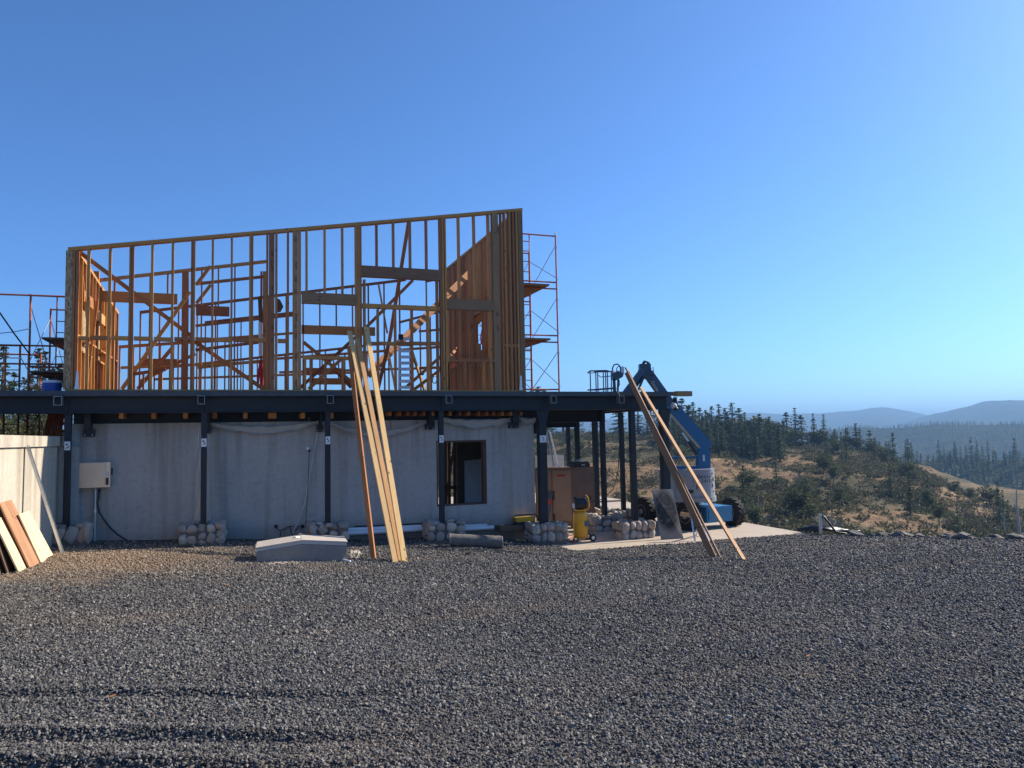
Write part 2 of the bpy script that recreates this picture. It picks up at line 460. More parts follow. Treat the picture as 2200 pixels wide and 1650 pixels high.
def m_hill():
    t = NT('dry_hillside'); co = t.coord('World')
    n1 = t.noise(co, 0.035, 6, 0.62, 0.6); n2 = t.noise(co, 0.35, 6, 0.7); n3 = t.noise(co, 2.4, 4, 0.7)
    grass = t.ramp(n2, [(0.3, (0.16, 0.10, 0.05)), (0.52, (0.31, 0.195, 0.095)), (0.72, (0.46, 0.295, 0.145))])
    scrub = t.ramp(n3, [(0.3, (0.06, 0.055, 0.030)), (0.7, (0.13, 0.11, 0.055))])
    c = t.mix(t.sr(n1, 0.36, 0.54), grass, scrub)
    c = t.hsv(c, v=t.math('ADD', t.math('MULTIPLY', n3, 0.6), 0.7))
    t.bump(t.math('ADD', n2, t.math('MULTIPLY', n3, 0.5)), 0.8, 0.8)
    global HILLN
    HILLN = (t, grass, c, n2, n3)
    return t.fin(c, 0.95, spec=0.1)
M['hill'] = m_hill()
def m_forest_far(name, a, b, s):
    t = NT(name); co = t.coord('World'); n = t.noise(co, s, 8, 0.72); n2 = t.noise(co, s * 14, 4, 0.7)
    c = t.ramp(n, [(0.35, a), (0.62, b)])
    c = t.hsv(c, v=t.math('ADD', t.math('MULTIPLY', n2, 0.9), 0.55))
    t.bump(n2, 0.9, 10)
    return t.fin(c, 1.0, spec=0.0)
M['far'] = m_forest_far('far_forest_ground', (0.03, 0.042, 0.022), (0.085, 0.078, 0.042), 0.006)
M['bank'] = m_plain('earth_bank', (0.24, 0.165, 0.10), 0.95, 0, 0.3, 1.2, bump=0.6)

def m_leaf(name, a, b, trans=0.3):
    t = NT(name); r = t.rand()
    n = t.noise(t.coord(), 2.2, 3)
    c = t.ramp(n, [(0.3, a), (0.7, b)])
    c = t.hsv(c, h=t.math('ADD', t.math('MULTIPLY', t.math('SUBTRACT', r, 0.5), 0.05), 0.5), v=t.math('ADD', t.math('MULTIPLY', r, 0.6), 0.7))
    t.fin(c, 0.75, spec=0.25)
    tr = t.nd('ShaderNodeBsdfTranslucent'); t.l.new(c, tr.inputs[0])
    mx = t.nd('ShaderNodeMixShader'); mx.inputs[0].default_value = trans
    t.l.new(t.b.outputs[0], mx.inputs[1]); t.l.new(tr.outputs[0], mx.inputs[2]); t.l.new(mx.outputs[0], t.out.inputs[0])
    return t.m
M['needle'] = m_leaf('conifer_needles', (0.030, 0.052, 0.022), (0.075, 0.10, 0.038))
M['needle_far'] = m_leaf('conifer_needles_far', (0.035, 0.05, 0.026), (0.07, 0.085, 0.04))
M['oakleaf'] = m_leaf('oak_leaves', (0.055, 0.068, 0.026), (0.12, 0.125, 0.05))
M['brush'] = m_leaf('brush_leaves', (0.060, 0.068, 0.028), (0.14, 0.135, 0.062))
M['drybrush'] = m_leaf('dry_brush', (0.19, 0.15, 0.095), (0.30, 0.235, 0.15))

# ================================================================== THE SETTING
DECK = 3.57          # level of the deck top
SLABZ = -0.33

def sstep(x, a, b):
    t = np.clip((np.asarray(x, float) - a) / (b - a), 0, 1); return t * t * (3 - 2 * t)
def vnoise(x, y, s, seed=0.0):
    """smooth value noise from sines, cheap and vectorised"""
    x = np.asarray(x, float) / s + seed * 1.7; y = np.asarray(y, float) / s - seed * 2.3
    return (np.sin(x * 1.3 + 1.9 * np.sin(y * 0.7 + seed)) + np.sin(y * 1.7 + 1.3 * np.sin(x * 0.9 - seed)) + np.sin((x + y) * 2.3 + seed * 3) * 0.5) / 2.5
def rim_x(y):
    return 14.7 - 0.52 * (np.asarray(y, float) + 2.0)
def ground_z(x, y):
    x = np.asarray(x, float); y = np.asarray(y, float)
    zx = np.interp(x, [-16, -5, -3.3, 0, 3, 5, 7.3, 30], [.55, .48, .38, .2, .0, -.08, -.33, -.37])
    zx = zx * (1 - 0.6 * sstep(-y, 4, 14))
    z = zx + 0.047 * np.clip(-y - 2, 0, 18) + 0.03 * sstep(-y, -1, 2)
    z = z + 0.13 * np.exp(-(((x + 2.3) / 1.5) ** 2 + ((y + 2.7) / 1.0) ** 2)) + 0.05 * np.exp(-(((x + 0.8) / 1.0) ** 2 + ((y + 1.9) / .5) ** 2))
    z = z + 0.022 * vnoise(x, y, 1.3, 1) + 0.010 * vnoise(x, y, 0.45, 2)
    # wheel ruts crossing in front of the camera
    q = (x - CAM.x) * FW0.x + (y - CAM.y) * FW0.y
    r = (x - CAM.x) * RT0.x + (y - CAM.y) * RT0.y
    for q0, w, a, r1 in ((4.75, .07, .036, -.6), (4.30, .06, .04, -.8), (5.6, .06, .025, -.9), (3.72, .08, .04, .6)):
        k = a * sstep(-r, -r1 - .5, -r1 + 1.2)
        z = z - k * np.exp(-((q - q0 - .06 * np.sin(r * 1.4)) / w) ** 2) + k * .7 * np.exp(-((q - q0 - 1.9 * w - .06 * np.sin(r * 1.4)) / (w * 1.1)) ** 2)
    # the pad ends at the rim and falls away
    d = (x - rim_x(y) - 0.25 * vnoise(x, y, 1.1, 5)) * 0.887
    z = z - np.where(d > 0, 0.62 * d - 0.35 * (1 - np.exp(-d)), 0)
    z = z - .16 * sstep(x, 7.45, 7.75) * sstep(y, -1.65, -1.25)
    d2 = y - 16.0
    z = z - np.where(d2 > 0, 0.5 * d2, 0)
    return np.maximum(z, -24)
def grid(name, xs, ys, fz, mat, smooth=True):
    X, Y = np.meshgrid(xs, ys); Z = fz(X, Y)
    V = np.stack([X.ravel(), Y.ravel(), Z.ravel()], 1)
    nx, ny = len(xs), len(ys)
    i = (np.arange(ny - 1)[:, None] * nx + np.arange(nx - 1)[None, :]).ravel()
    return np_mesh(name, V, np.stack([i, i + 1, i + 1 + nx, i + nx], 1), mat, None, smooth)
xs = np.concatenate([np.linspace(-40, -9, 20)[:-1], np.arange(-9, 20, .11), np.linspace(20, 70, 40)])
ys = np.concatenate([np.linspace(-40, -18, 12)[:-1], np.arange(-18, -10.5, .05), np.arange(-10.5, 2, .12), np.linspace(2, 60, 60)])
tag(grid('gravel_yard', xs, ys, ground_z, M['gravel_ground']), 'dark gravel yard sloping gently down to the house', None, None, 'structure')

# loose crushed stone, real pieces, thinning with distance
def gravel():
    P, S = [], []
    for z0, z1, dens, s0, s1 in ((3.0, 5.0, 5200, .0055, .0150), (5.0, 7.5, 3300, .0065, .0165), (7.5, 11.0, 1700, .0085, .020), (11.0, 15.2, 700, .012, .025), (15.2, 20.0, 330, .014, .027)):
        n = int(dens * 0.5 * (z1 * z1 - z0 * z0) * 1.64)
        zz = np.sqrt(RNG.uniform(z0 * z0, z1 * z1, n)); rr = RNG.uniform(-.82, .82, n) * zz
        x = CAM.x + RT0.x * rr + FW0.x * zz; y = CAM.y + RT0.y * rr + FW0.y * zz
        ok = (y < 0.45) & (x < rim_x(y) + .5) & (x > -3.47) & ~((x > 7.55) & (y > -1.62)) & ~((x > 14.2) & (y > -2.2))
        x, y = x[ok], y[ok]
        big = RNG.random(len(x))
        s = (s0 + (s1 - s0) * big ** 2.0) * np.where(RNG.random(len(x)) > .995, 1.7, 1)
        P.append(np.stack([x, y, ground_z(x, y) + s * RNG.uniform(-.1, .65, len(x))], 1)); S.append(s)
    P = np.concatenate(P); S = np.concatenate(S); n = len(P)
    me = bpy.data.meshes.new('gravel'); me.vertices.add(n); me.vertices.foreach_set('co', P.astype(np.float32).ravel())
    a = me.attributes.new('scl', 'FLOAT_VECTOR', 'POINT')
    a.data.foreach_set('vector', (S[:, None] * RNG.uniform((.8, .65, .42), (1.35, 1.05, .95), (n, 3))).astype(np.float32).ravel())
    a = me.attributes.new('rot', 'FLOAT_VECTOR', 'POINT')
    a.data.foreach_set('vector', RNG.uniform((-.7, -.7, 0), (.7, .7, 6.28), (n, 3)).astype(np.float32).ravel())
    o = link('gravel', me, M['gravel_stone'])
    g = bpy.data.node_groups.new('gravel_scatter', 'GeometryNodeTree')
    g.interface.new_socket('Geometry', in_out='INPUT', socket_type='NodeSocketGeometry')
    g.interface.new_socket('Geometry', in_out='OUTPUT', socket_type='NodeSocketGeometry')
    N, L = g.nodes, g.links
    gi, go = N.new('NodeGroupInput'), N.new('NodeGroupOutput')
    jn = N.new('GeometryNodeJoinGeometry')
    for k in range(4):
        ico = N.new('GeometryNodeMeshIcoSphere'); ico.inputs['Radius'].default_value = 1; ico.inputs['Subdivisions'].default_value = 1
        sp = N.new('GeometryNodeSetPosition'); nt = N.new('ShaderNodeTexNoise'); nt.noise_dimensions = '4D'
        nt.inputs['W'].default_value = 3.7 * k + 1; nt.inputs['Scale'].default_value = 1.1
        sb = N.new('ShaderNodeVectorMath'); sb.operation = 'SUBTRACT'; sb.inputs[1].default_value = (.5, .5, .5)
        ml = N.new('ShaderNodeVectorMath'); ml.operation = 'SCALE'; ml.inputs['Scale'].default_value = 2.4
        L.new(nt.outputs['Color'], sb.inputs[0]); L.new(sb.outputs[0], ml.inputs[0]); L.new(ml.outputs[0], sp.inputs['Offset'])
        L.new(ico.outputs['Mesh'], sp.inputs['Geometry'])
        sh = N.new('GeometryNodeSetShadeSmooth'); sh.inputs['Shade Smooth'].default_value = False; L.new(sp.outputs[0], sh.inputs[0])
        sm = N.new('GeometryNodeSetMaterial'); sm.inputs['Material'].default_value = M['gravel_stone']; L.new(sh.outputs[0], sm.inputs[0])
        ti = N.new('GeometryNodeGeometryToInstance'); L.new(sm.outputs[0], ti.inputs[0]); L.new(ti.outputs[0], jn.inputs[0])
    ip = N.new('GeometryNodeInstanceOnPoints'); ip.inputs['Pick Instance'].default_value = True
    L.new(gi.outputs[0], ip.inputs['Points']); L.new(jn.outputs[0], ip.inputs['Instance'])
    for nm, sock in (('scl', 'Scale'), ('rot', 'Rotation')):
        na = N.new('GeometryNodeInputNamedAttribute'); na.data_type = 'FLOAT_VECTOR'; na.inputs['Name'].default_value = nm
        if nm == 'rot':
            er = N.new('FunctionNodeEulerToRotation'); L.new(na.outputs[0], er.inputs[0]); L.new(er.outputs[0], ip.inputs[sock])
        else: L.new(na.outputs[0], ip.inputs[sock])
    L.new(ip.outputs[0], go.inputs[0])
    md = o.modifiers.new('scatter', 'NODES'); md.node_group = g
    tag(o, 'loose dark grey crushed stone covering the yard', 'gravel', None, 'stuff')
gravel()

# patio slab under the porch, with a visible edge
mb = MB(); mb.prism([(7.45, -1.35, SLABZ), (14.4, -1.95, SLABZ), (14.9, 9.5, SLABZ), (7.45, 9.5, SLABZ)], (0, 0, -.2))
tag(mb.build('patio_slab', M['slab']), 'tan concrete patio slab under and beyond the porch', None, None, 'structure')
mb = MB(); mb.prism([(-3.2, 9.6, SLABZ + .12), (14.9, 9.6, SLABZ + .06), (14.9, 15, SLABZ + .06), (-3.2, 15, SLABZ + .12)], (0, 0, -.3))
tag(mb.build('rear_bright_slab', M['slab']), 'pale concrete slab added behind the basement to brighten the window view', None, None, 'structure')  # added slab, gives a bright view through the basement window
mb = MB(); mb.prism([(-3.2, .9, SLABZ + .12), (7.0, .9, SLABZ + .12), (7.0, 9.5, SLABZ + .12), (-3.2, 9.5, SLABZ + .12)], (0, 0, -.2))
tag(mb.build('basement_floor', M['slab']), 'concrete floor inside the basement', None, None, 'structure')
# raised earth behind the retaining wall
tag(grid('upper_bank', np.linspace(-60, -3.72, 60), np.concatenate([np.linspace(-12, 1.0, 20), np.linspace(1.2, 60, 60)]), lambda x, y: 2.25 + .12 * vnoise(x, y, 2, 3) + .05 * vnoise(x, y, .6, 4), M['bank']), 'raised earth bank behind the retaining wall', None, None, 'structure')

# ------------------------------------------------------------------ hills beyond: each ridge a sheet hung from its own crest line
def ridge(name, crest, base_d, base_z, mat, label, nx=160, ny=60, rough=1.0, back=0.35, bulge=1.15, seed=1, cn=.12):
    """crest: (bearing pixel, crest pixel height, distance in m)"""
    px = np.linspace(crest[0][0], crest[-1][0], nx)
    py = np.interp(px, [c[0] for c in crest], [c[1] for c in crest]); dd = np.interp(px, [c[0] for c in crest], [c[2] for c in crest])
    rows = []
    vs_ = np.concatenate([np.linspace(-back, 0, 8)[:-1], np.linspace(0, 1, ny)])
    C = [at_d(a, b, c) for a, b, c in zip(px, py, dd)]
    H = np.zeros((len(vs_), nx, 3))
    for j, v in enumerate(vs_):
        for i in range(nx):
            c = C[i]; d = dd[i]
            dist = d + (base_d - d) * v
            k = dist / d
            x = CAM.x + (c.x - CAM.x) * k; y = CAM.y + (c.y - CAM.y) * k
            if v < 0: z = c.z + (base_z - c.z) * (-v / back) ** 1.3 * .6
            else: z = c.z + (base_z - c.z) * v ** bulge
            H[j, i] = (x, y, z)
    s = rough * 12
    amp = rough * np.clip(np.abs(vs_)[:, None] * 5, cn, 1)
    n = vnoise(H[..., 0], H[..., 1], s, seed) + .55 * vnoise(H[..., 0], H[..., 1], s * .43, seed + 3) + .3 * vnoise(H[..., 0], H[..., 1], s * .17, seed + 6)
    H[..., 2] += amp * n
    nv = len(vs_)
    i = (np.arange(nv - 1)[:, None] * nx + np.arange(nx - 1)[None, :]).ravel()
    o = np_mesh(name, H.reshape(-1, 3), np.stack([i, i + 1, i + 1 + nx, i + nx], 1), mat, None, True)
    tag(o, label, None, None, 'structure')
    return H, vs_, C
HILL = [(560, 985, 300), (900, 950, 285), (1100, 938, 275), (1250, 930, 262), (1400, 934, 250), (1500, 942, 240), (1600, 952, 235), (1700, 960, 228), (1800, 963, 222), (1870, 972, 215), (1917, 987, 208), (1986, 1015, 196), (2062, 1053, 182), (2131, 1080, 172), (2200, 1106, 165), (2400, 1180, 150), (2800, 1290, 135)]
H1, V1, C1 = ridge('hillside', HILL, 52, -13.0, M['hill'], 'dry grassy hillside with scrub rising beyond the yard', 220, 90, rough=1.3, seed=1)
FOR = [(1500, 985, 520), (1750, 1000, 500), (1850, 1000, 480), (1950, 990, 470), (2050, 988, 460), (2200, 992, 450), (2400, 985, 440), (2900, 975, 440)]
H2, V2, C2 = ridge('wooded_slope', FOR, 300, -75, M['far'], 'wooded slope falling behind the near hill', 120, 40, rough=2.5, seed=4)
MID = [(900, 965, 1500), (1300, 950, 1500), (1500, 945, 1450), (1650, 938, 1400), (1780, 925, 1350), (1850, 918, 1300), (1920, 920, 1280), (2010, 912, 1250), (2120, 914, 1200), (2200, 912, 1150), (2350, 900, 1150), (2800, 890, 1150)]
H3, V3, C3 = ridge('middle_ridge', MID, 720, -110, M['far'], 'hazy forested ridge across the valley', 200, 50, rough=7, seed=7)
FA = [(700, 930, 5200), (1200, 905, 5000), (1500, 892, 5000), (1620, 888, 5000), (1680, 890, 4900), (1760, 888, 4800), (1830, 882, 4700), (1868, 876, 4700), (1895, 873, 4700), (1925, 877, 4700), (1960, 885, 4700), (1995, 893, 4800), (2100, 905, 4900), (2800, 920, 5000)]
ridge('far_mountain', FA, 2200, -120, M['far'], 'blue rounded mountain farthest away, left of the gap', 260, 50, rough=13, seed=9, cn=.5)
FB = [(1700, 960, 3300), (1880, 930, 3300), (1940, 908, 3300), (1990, 894, 3300), (2020, 886, 3250), (2060, 877, 3200), (2085, 872, 3200), (2110, 865, 3200), (2140, 861, 3150), (2170, 859, 3100), (2210, 860, 3100), (2300, 852, 3000), (2500, 845, 3000), (3000, 830, 3000)]
ridge('near_mountain', FB, 1600, -120, M['far'], 'blue mountain shoulder at the right edge, nearer than the rounded one', 260, 50, rough=10, seed=11, cn=.5)
# the valley floor, out to the horizon
def disc(name, R, z, mat, n=96):
    V = [(0, 0, z)]; Fq = []
    rs = [120, 600, 2000, R]
    for r in rs:
        for k in range(n): V.append((r * math.cos(2 * math.pi * k / n), r * math.sin(2 * math.pi * k / n), z))
    T = [(0, 1 + k, 1 + (k + 1) % n) for k in range(n)]
    me = bpy.data.meshes.new(name)
    for j in range(len(rs) - 1):
        for k in range(n):
            a = 1 + j * n; T.append((a + k, a + n + k, a + n + (k + 1) % n, a + (k + 1) % n))
    me.from_pydata(V, [], T)
    return link(name, me, mat)
tag(disc('valley_floor', 9000, -122, M['far']), 'valley floor reaching the horizon', None, None, 'structure')

# ================================================================== THE HOUSE
house = thing('house', 'unfinished timber framed house on a dark steel deck over a concrete basement', 'house', (2.0, 4.0, 0.0))

def X0(px, py=545, y=0.0): return at_y(px, py, y).x
def Z0(px, py, y=0.0): return at_y(px, py, y).z

# ---- basement wall with its window opening
WY = 0.66
wx0, wx1 = at_y(150, 1000, WY).x, at_y(1148, 1000, WY).x
wt = at_y(600, 906, WY).z
ox0, ox1 = at_y(938, 1015, WY).x, at_y(1046, 1015, WY).x
oz0, oz1 = at_y(990, 1086, WY).z, at_y(990, 946, WY).z
mb = MB()
T = .28
mb.box(wx0, ox0, WY, WY + T, -.8, wt); mb.box(ox1, wx1, WY, WY + T, -.8, wt)
mb.box(ox0, ox1, WY, WY + T, -.8, oz0); mb.box(ox0, ox1, WY, WY + T, oz1, wt)
wall = mb.build('concrete_wall', M['conc_wall'], house)
mb = MB(); mb.box(wx1 - T, wx1 - .002, WY + T, 3.2, -.8, wt); mb.box(wx1 - T, wx1 - .002, 3.2, 4.6, -.8, .7); mb.box(wx1 - T, wx1 - .002, 4.6, 6.2, -.8, wt); mb.box(wx1 - T, wx1 - .002, 6.2, 9.05, 2.5, wt); mb.box(wx1 - T, wx1 - .002, 9.05, 9.4, -.8, wt)
mb.build('concrete_wall', M['conc_wall'], house)
mb = MB(); mb.box(wx0, wx0 + T, WY + T, 9.4, -.8, wt); mb.build('concrete_wall', M['conc_wall'], house)
mb = MB(); mb.box(wx0 + T, 4.2, 9.1, 9.4, -.8, wt); mb.box(7.6, wx1 - T, 9.1, 9.4, -.8, wt) if wx1 - T > 7.6 else None
mb.build('concrete_wall', M['conc_wall'], house)
fr = MB()
for a, b, c, d in ((ox0, ox0 + .05, oz0, oz1), (ox1 - .07, ox1, oz0, oz1), (ox0 + .05, ox1 - .07, oz1 - .05, oz1), (ox0 + .05, ox1 - .07, oz0, oz0 + .035)):
    fr.box(a, b, WY + .05, WY + T - .02, c, d)
fr.build('dark_reveal', M['ply_dark'], wall)  # dark lining added in place of the opening's dark concrete reveal
# inside the basement: partition, studs, leaning sheet
px_a, px_b = at_y(984, 1015, 2.6).x, at_y(1075, 1015, 2.6).x
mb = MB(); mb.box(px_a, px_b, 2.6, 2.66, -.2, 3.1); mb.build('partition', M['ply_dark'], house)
for pxx in (958, 966, 977):
    lumber('stud', at_y(pxx, 1090, 3.2), at_y(pxx - 1, 950, 3.2), .06, .1, M['fir_red'], house)
lumber('brace', at_y(957, 1086, 3.0), at_y(975, 960, 3.0), .05, .08, M['fir_red'], house)
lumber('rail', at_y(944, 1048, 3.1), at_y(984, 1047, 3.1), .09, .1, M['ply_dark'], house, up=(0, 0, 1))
s = MB(); p = [at_y(999, 1086, 2.2), at_y(1036, 1083, 2.0), at_y(1034, 986, 2.5), at_y(998, 990, 2.55)]
s.prism(p, (0, .02, 0)); tag(s.build('drywall_sheet', M['drywall']), 'pale drywall sheet leaning inside the basement window', 'drywall')

# ---- deck
dx0, dx1, dy0, dy1 = -12.0, at_y(1447, 846, -.18).x, -.18, 9.6
mb = MB(); mb.box(dx0, dx1, dy0 + .02, dy1, DECK - .075, DECK); mb.build('deck_plate', M['navy'], house)
mb = MB(); mb.box(dx0, dx1, dy0, dy0 + .018, DECK - .115, DECK - .004); mb.build('deck_edge', M['navy_edge'], house)
bz = at_y(600, 885, 0).z
def ibeam(p0, p1, h, w, name='steel_beam', mat=None):
    p0, p1 = Vector(p0), Vector(p1); d = (p1 - p0).normalized(); s_ = d.cross(UP)
    c = (p0 + p1) / 2; L = (p1 - p0).length / 2; m = MB()
    m.obox(c + UP * (h / 2 - .008), d, s_, UP, L, w / 2, .008); m.obox(c - UP * (h / 2 - .008), d, s_, UP, L, w / 2, .008)
    m.obox(c, d, s_, UP, L, .006, h / 2 - .0165)
    return m.build(name, mat or M['navy'], house)
ztop = DECK - .12
hB = ztop - bz
# front beam in lengths between the posts
POSTS = [(145, 0), (438, 0), (704, 0), (948, 0), (1165, 0)]
pxs = [at_y(p, 1000, 0).x for p, _ in POSTS]
cuts = [-12.0] + pxs + [at_y(1357, 900, 0).x, dx1 - .12]
for a, b in zip(cuts[:-1], cuts[1:]):
    ibeam((a + .004, 0, ztop - hB / 2), (b - .004, 0, ztop - hB / 2), hB, .2)
# joists of the porch, running with the facade, and the side beams
for yy in (.9, 2.6, 4.4, 5.3, 7.2, 8.4):
    ibeam((wx1 + .1, yy, DECK - .20), (dx1 - .1, yy, DECK - .20), .2, .12, 'steel_joist')
for xx in (at_y(1357, 900, 0).x, dx1 - .25):
    ibeam((xx, .12, ztop - hB / 2), (xx, 9.0, ztop - hB / 2), hB, .2)
ibeam((wx1 + .15, .12, ztop - .16), (wx1 + .15, 9.0, ztop - .16), .26, .16)
for yy, pxx, pyy in ((1.75, 1290, 906), (3.5, 1235, 918), (6.2, 1178, 931)):      # deeper girders added over the inner post row to darken the porch ceiling
    zb_ = at_y(pxx, pyy, yy).z
    ibeam((wx1 + .24, yy, (ztop + zb_) / 2), (at_y(1357, 900, 0).x + .1, yy, (ztop + zb_) / 2), ztop - zb_, .18)
# timber joist ends peeping below the beam
for a, w in ((262, .09), (331, .09), (399, .09), (462, .09), (527, .09), (585, .17), (650, .09), (712, .07)):
    p = at_y(a, 893, .45)
    lumber('joist', (p.x, .32, p.z), (p.x, .92, p.z), w, .13, M['fir'], house, up=(0, 0, 1))
for k in range(16):
    p = at_y(838 + k * 18.6 + random.uniform(-3, 3), 889, .45)
    lumber('joist', (p.x, .35 + random.uniform(0, .06), p.z), (p.x, .92, p.z), .07, .1, M['fir_red'], house, up=(0, 0, 1))
mb = MB(); mb.box(wx0, wx1, .97, 9.0, DECK - .34, DECK - .30); mb.build('underfloor', M['black'], house)
mb = MB(); mb.box(wx0, wx1, WY + T + .002, WY + T + .03, wt - .1, DECK - .345); mb.build('void_blackout', M['black'], house)  # added black sheet that darkens the gap above the concrete wall

# ---- posts
def post(x, y, z0, z1, w=.115, tagz=None, cap=True):
    m = MB(); m.box(x - w / 2, x + w / 2, y - w / 2, y + w / 2, z0, z1)
    o = m.build('steel_post', M['navy'], house)
    if tagz:
        t = MB(); t.box(x - w * .45, x + w * .45, y - w / 2 - .004, y - w / 2 - .001, tagz - .09, tagz + .09); tg = t.build('paper_tag', M['white'], o)
        t = MB()
        for dx, dz, a, b in ((-.012, .03, .018, .03), (.015, -.02, .012, .035), (-.01, -.045, .02, .008)):
            t.box(x + dx - a, x + dx + a, y - w / 2 - .007, y - w / 2 - .0045, tagz + dz - b / 2, tagz + dz + b / 2)
        t.build('tag_print', M['print'], o)
    if cap:
        t = MB(); t.box(x - w * .9, x + w * .9, y - w * .8, y + w * .8, z1 - .012, z1 - .002)
        t.prism([(x - w / 2, y - w / 2 - .003, z1 - .3), (x - w * .95, y - w / 2 - .003, z1 - .012), (x + w * .95, y - w / 2 - .003, z1 - .012), (x + w / 2, y - w / 2 - .003, z1 - .3)], (0, -.012, 0)) if w > .15 else None
        t.build('cap_plate', M['navy'], o)
    return o
tagpy = [958, 951, 946, 943, 943]
stone_top = [1126, 1122, 1122, 1118, 1122]
for i, (p, y) in enumerate(POSTS):
    x = pxs[i]
    post(x, y, at_y(p, stone_top[i] + 6, 0).z - .05, bz, .20 if i == 4 else .118, at_y(p, tagpy[i], 0).z)
# open tube stubs in front of the beam
for a, b in ((128, 862), (433, 860), (708, 859), (961, 859), (1184, 859), (1329, 859)):
    c = at_y(a, b, -.11); m = MB(); w, h, t = .072, .092, .006
    for x0, x1, z0, z1 in ((-w, -w + t, -h, h), (w - t, w, -h, h), (-w + t, w - t, -h, -h + t), (-w + t, w - t, h - t, h)):
        m.box(c.x + x0, c.x + x1, -.30, -.12, c.z + z0, c.z + z1)
    o = m.build('tube_stub', M['galv'], house)
# hanger brackets bolted to the wall
for a, top, bot, w in ((191, 893, 938, 26), (448, 890, 932, 14), (688, 888, 928, 14), (924, 884, 923, 19), (1104, 884, 920, 20)):
    c0, c1 = at_y(a - w / 2, bot, WY - .1), at_y(a + w / 2, top, WY - .1)
    m = MB(); m.box(c0.x, c1.x, WY - .11, WY - .002, c0.z, c0.z + .16); m.box(c0.x + .05, c1.x - .05, WY - .30, WY - .002, c0.z + .16, DECK - .35)
    o = m.build('wall_bracket', M['black'], house)
    for f in (.18, .82):
        b = MB(); b.lathe((c0.x + (c1.x - c0.x) * f, WY - .111, c0.z + .035), (0, -1, 0), [(.014, 0), (.014, .012), (.008, .018)], 8); b.build('bolt', M['galv'], o)

# ---- stone piers, stone by stone
STONES = []
for k in range(9):
    bm = bmesh.new(); bmesh.ops.create_icosphere(bm, subdivisions=2, radius=1.0)
    for v in bm.verts:
        n = mnoise.noise_vector(v.co * .9 + Vector((k * 5.1, 2, 1)))
        v.co += n * .42
        for ax in range(3):      # rounded-block shape rather than a ball
            v.co[ax] = math.copysign(abs(v.co[ax]) ** .8, v.co[ax])
    me = bpy.data.meshes.new('stone'); bm.to_mesh(me); bm.free(); me.materials.append(M['stone'])
    me.polygons.foreach_set('use_smooth', [True] * len(me.polygons))
    STONES.append(me)
rs = random.Random(3)
def stone_at(c, hx, hy, hz, parent, rotz=0.0):
    o = bpy.data.objects.new('stone', rs.choice(STONES)); COL.objects.link(o); o.parent = parent
    o.location = Vector(c) - world_loc(parent); o.scale = (hx, hy, hz)
    o.rotation_euler = (rs.uniform(-.15, .15), rs.uniform(-.5, .5), rotz + rs.uniform(-.15, .15))
def pier(x, y, wx, wy, z0, z1, top=True):
    m = MB(); m.box(x - wx / 2 + .04, x + wx / 2 - .04, y - wy / 2 + .04, y + wy / 2 - .04, z0 - .25, z1 - .05)
    o = m.build('stone_pier', M['mortar'], house)
    h = z1 - z0
    for side in range(4):
        if side == 0: L, nrm, tan, half = wx, Vector((0, -1, 0)), Vector((1, 0, 0)), wy / 2
        elif side == 1: L, nrm, tan, half = wy, Vector((1, 0, 0)), Vector((0, 1, 0)), wx / 2
        elif side == 2: L, nrm, tan, half = wy, Vector((-1, 0, 0)), Vector((0, 1, 0)), wx / 2
        else: L, nrm, tan, half = wx, Vector((0, 1, 0)), Vector((1, 0, 0)), wy / 2
        if side == 3 and y < 1: continue
        ncol = max(2, round(L / rs.uniform(.18, .23))); t = -L / 2
        ws = [rs.uniform(.7, 1.3) for _ in range(ncol)]; tot = sum(ws)
        for w in ws:
            w = w / tot * L; zc = z0 - .05; rows = rs.choice([2, 2, 3]) if h > .36 else rs.choice([1, 2])
            hs = [rs.uniform(.7, 1.4) for _ in range(rows)]; th = sum(hs)
            for q in hs:
                q = q / th * (h + .05)
                c = Vector((x, y, 0)) + tan * (t + w / 2 + rs.uniform(-.015, .015)) + nrm * (half - .075 + rs.uniform(-.015, .02)) + UP * (zc + q / 2)
                stone_at(c, w * rs.uniform(.46, .56), .08, q * rs.uniform(.46, .57), o, 0 if side in (0, 3) else math.pi / 2)
                zc += q
            t += w
    if top:
        for k in range(int(wx * wy * 14)):
            a, b = rs.uniform(-.42, .42) * wx, rs.uniform(-.42, .42) * wy
            if abs(a) < .13 and abs(b) < .13: continue
            stone_at((x + a, y + b, z1 - .035), rs.uniform(.08, .14), rs.uniform(.08, .12), .06, o, rs.uniform(0, 3))
    return o
pw = [(.85, .7), (.94, .7), (.86, .7), (.92, .75), (.95, .75)]
pb = [1165, 1166, 1165, 1158, 1161]
for i, (p, y) in enumerate(POSTS):
    zb, zt = at_y(p, pb[i], -.36).z, at_y(p, stone_top[i] + 3, -.2).z
    dx = {0: .05, 3: .04, 4: .06}.get(i, 0)
    pier(pxs[i] + dx, 0, pw[i][0], pw[i][1], zb, zt)
# porch posts in two rows, each on its pier
xr1, xr2 = at_y(1357, 900, 0).x, dx1 - .25
for x, y, w, pz in ((xr1, 0, .14, .12), (xr1, 1.75, .125, .12), (xr1, 3.5, .125, .1), (xr1, 6.2, .125, .1), (xr2, -.02, .2, None), (at_y(1337, 1000, 2.7).x, 2.7, .12, .12), (at_y(1280, 1000, 3.9).x, 3.9, .15, .1), (at_y(1221, 960, 6.0).x, 6.0, .115, .1), (wx1 + .15, 5.5, .12, None), (wx1 + .15, 8.8, .12, None)):
    post(x, y, (pz if pz is not None else SLABZ) - .03, bz, w, None)
    if pz is not None: pier(x - .05, y, .95 if y < 3 else .8, .75, SLABZ, pz)

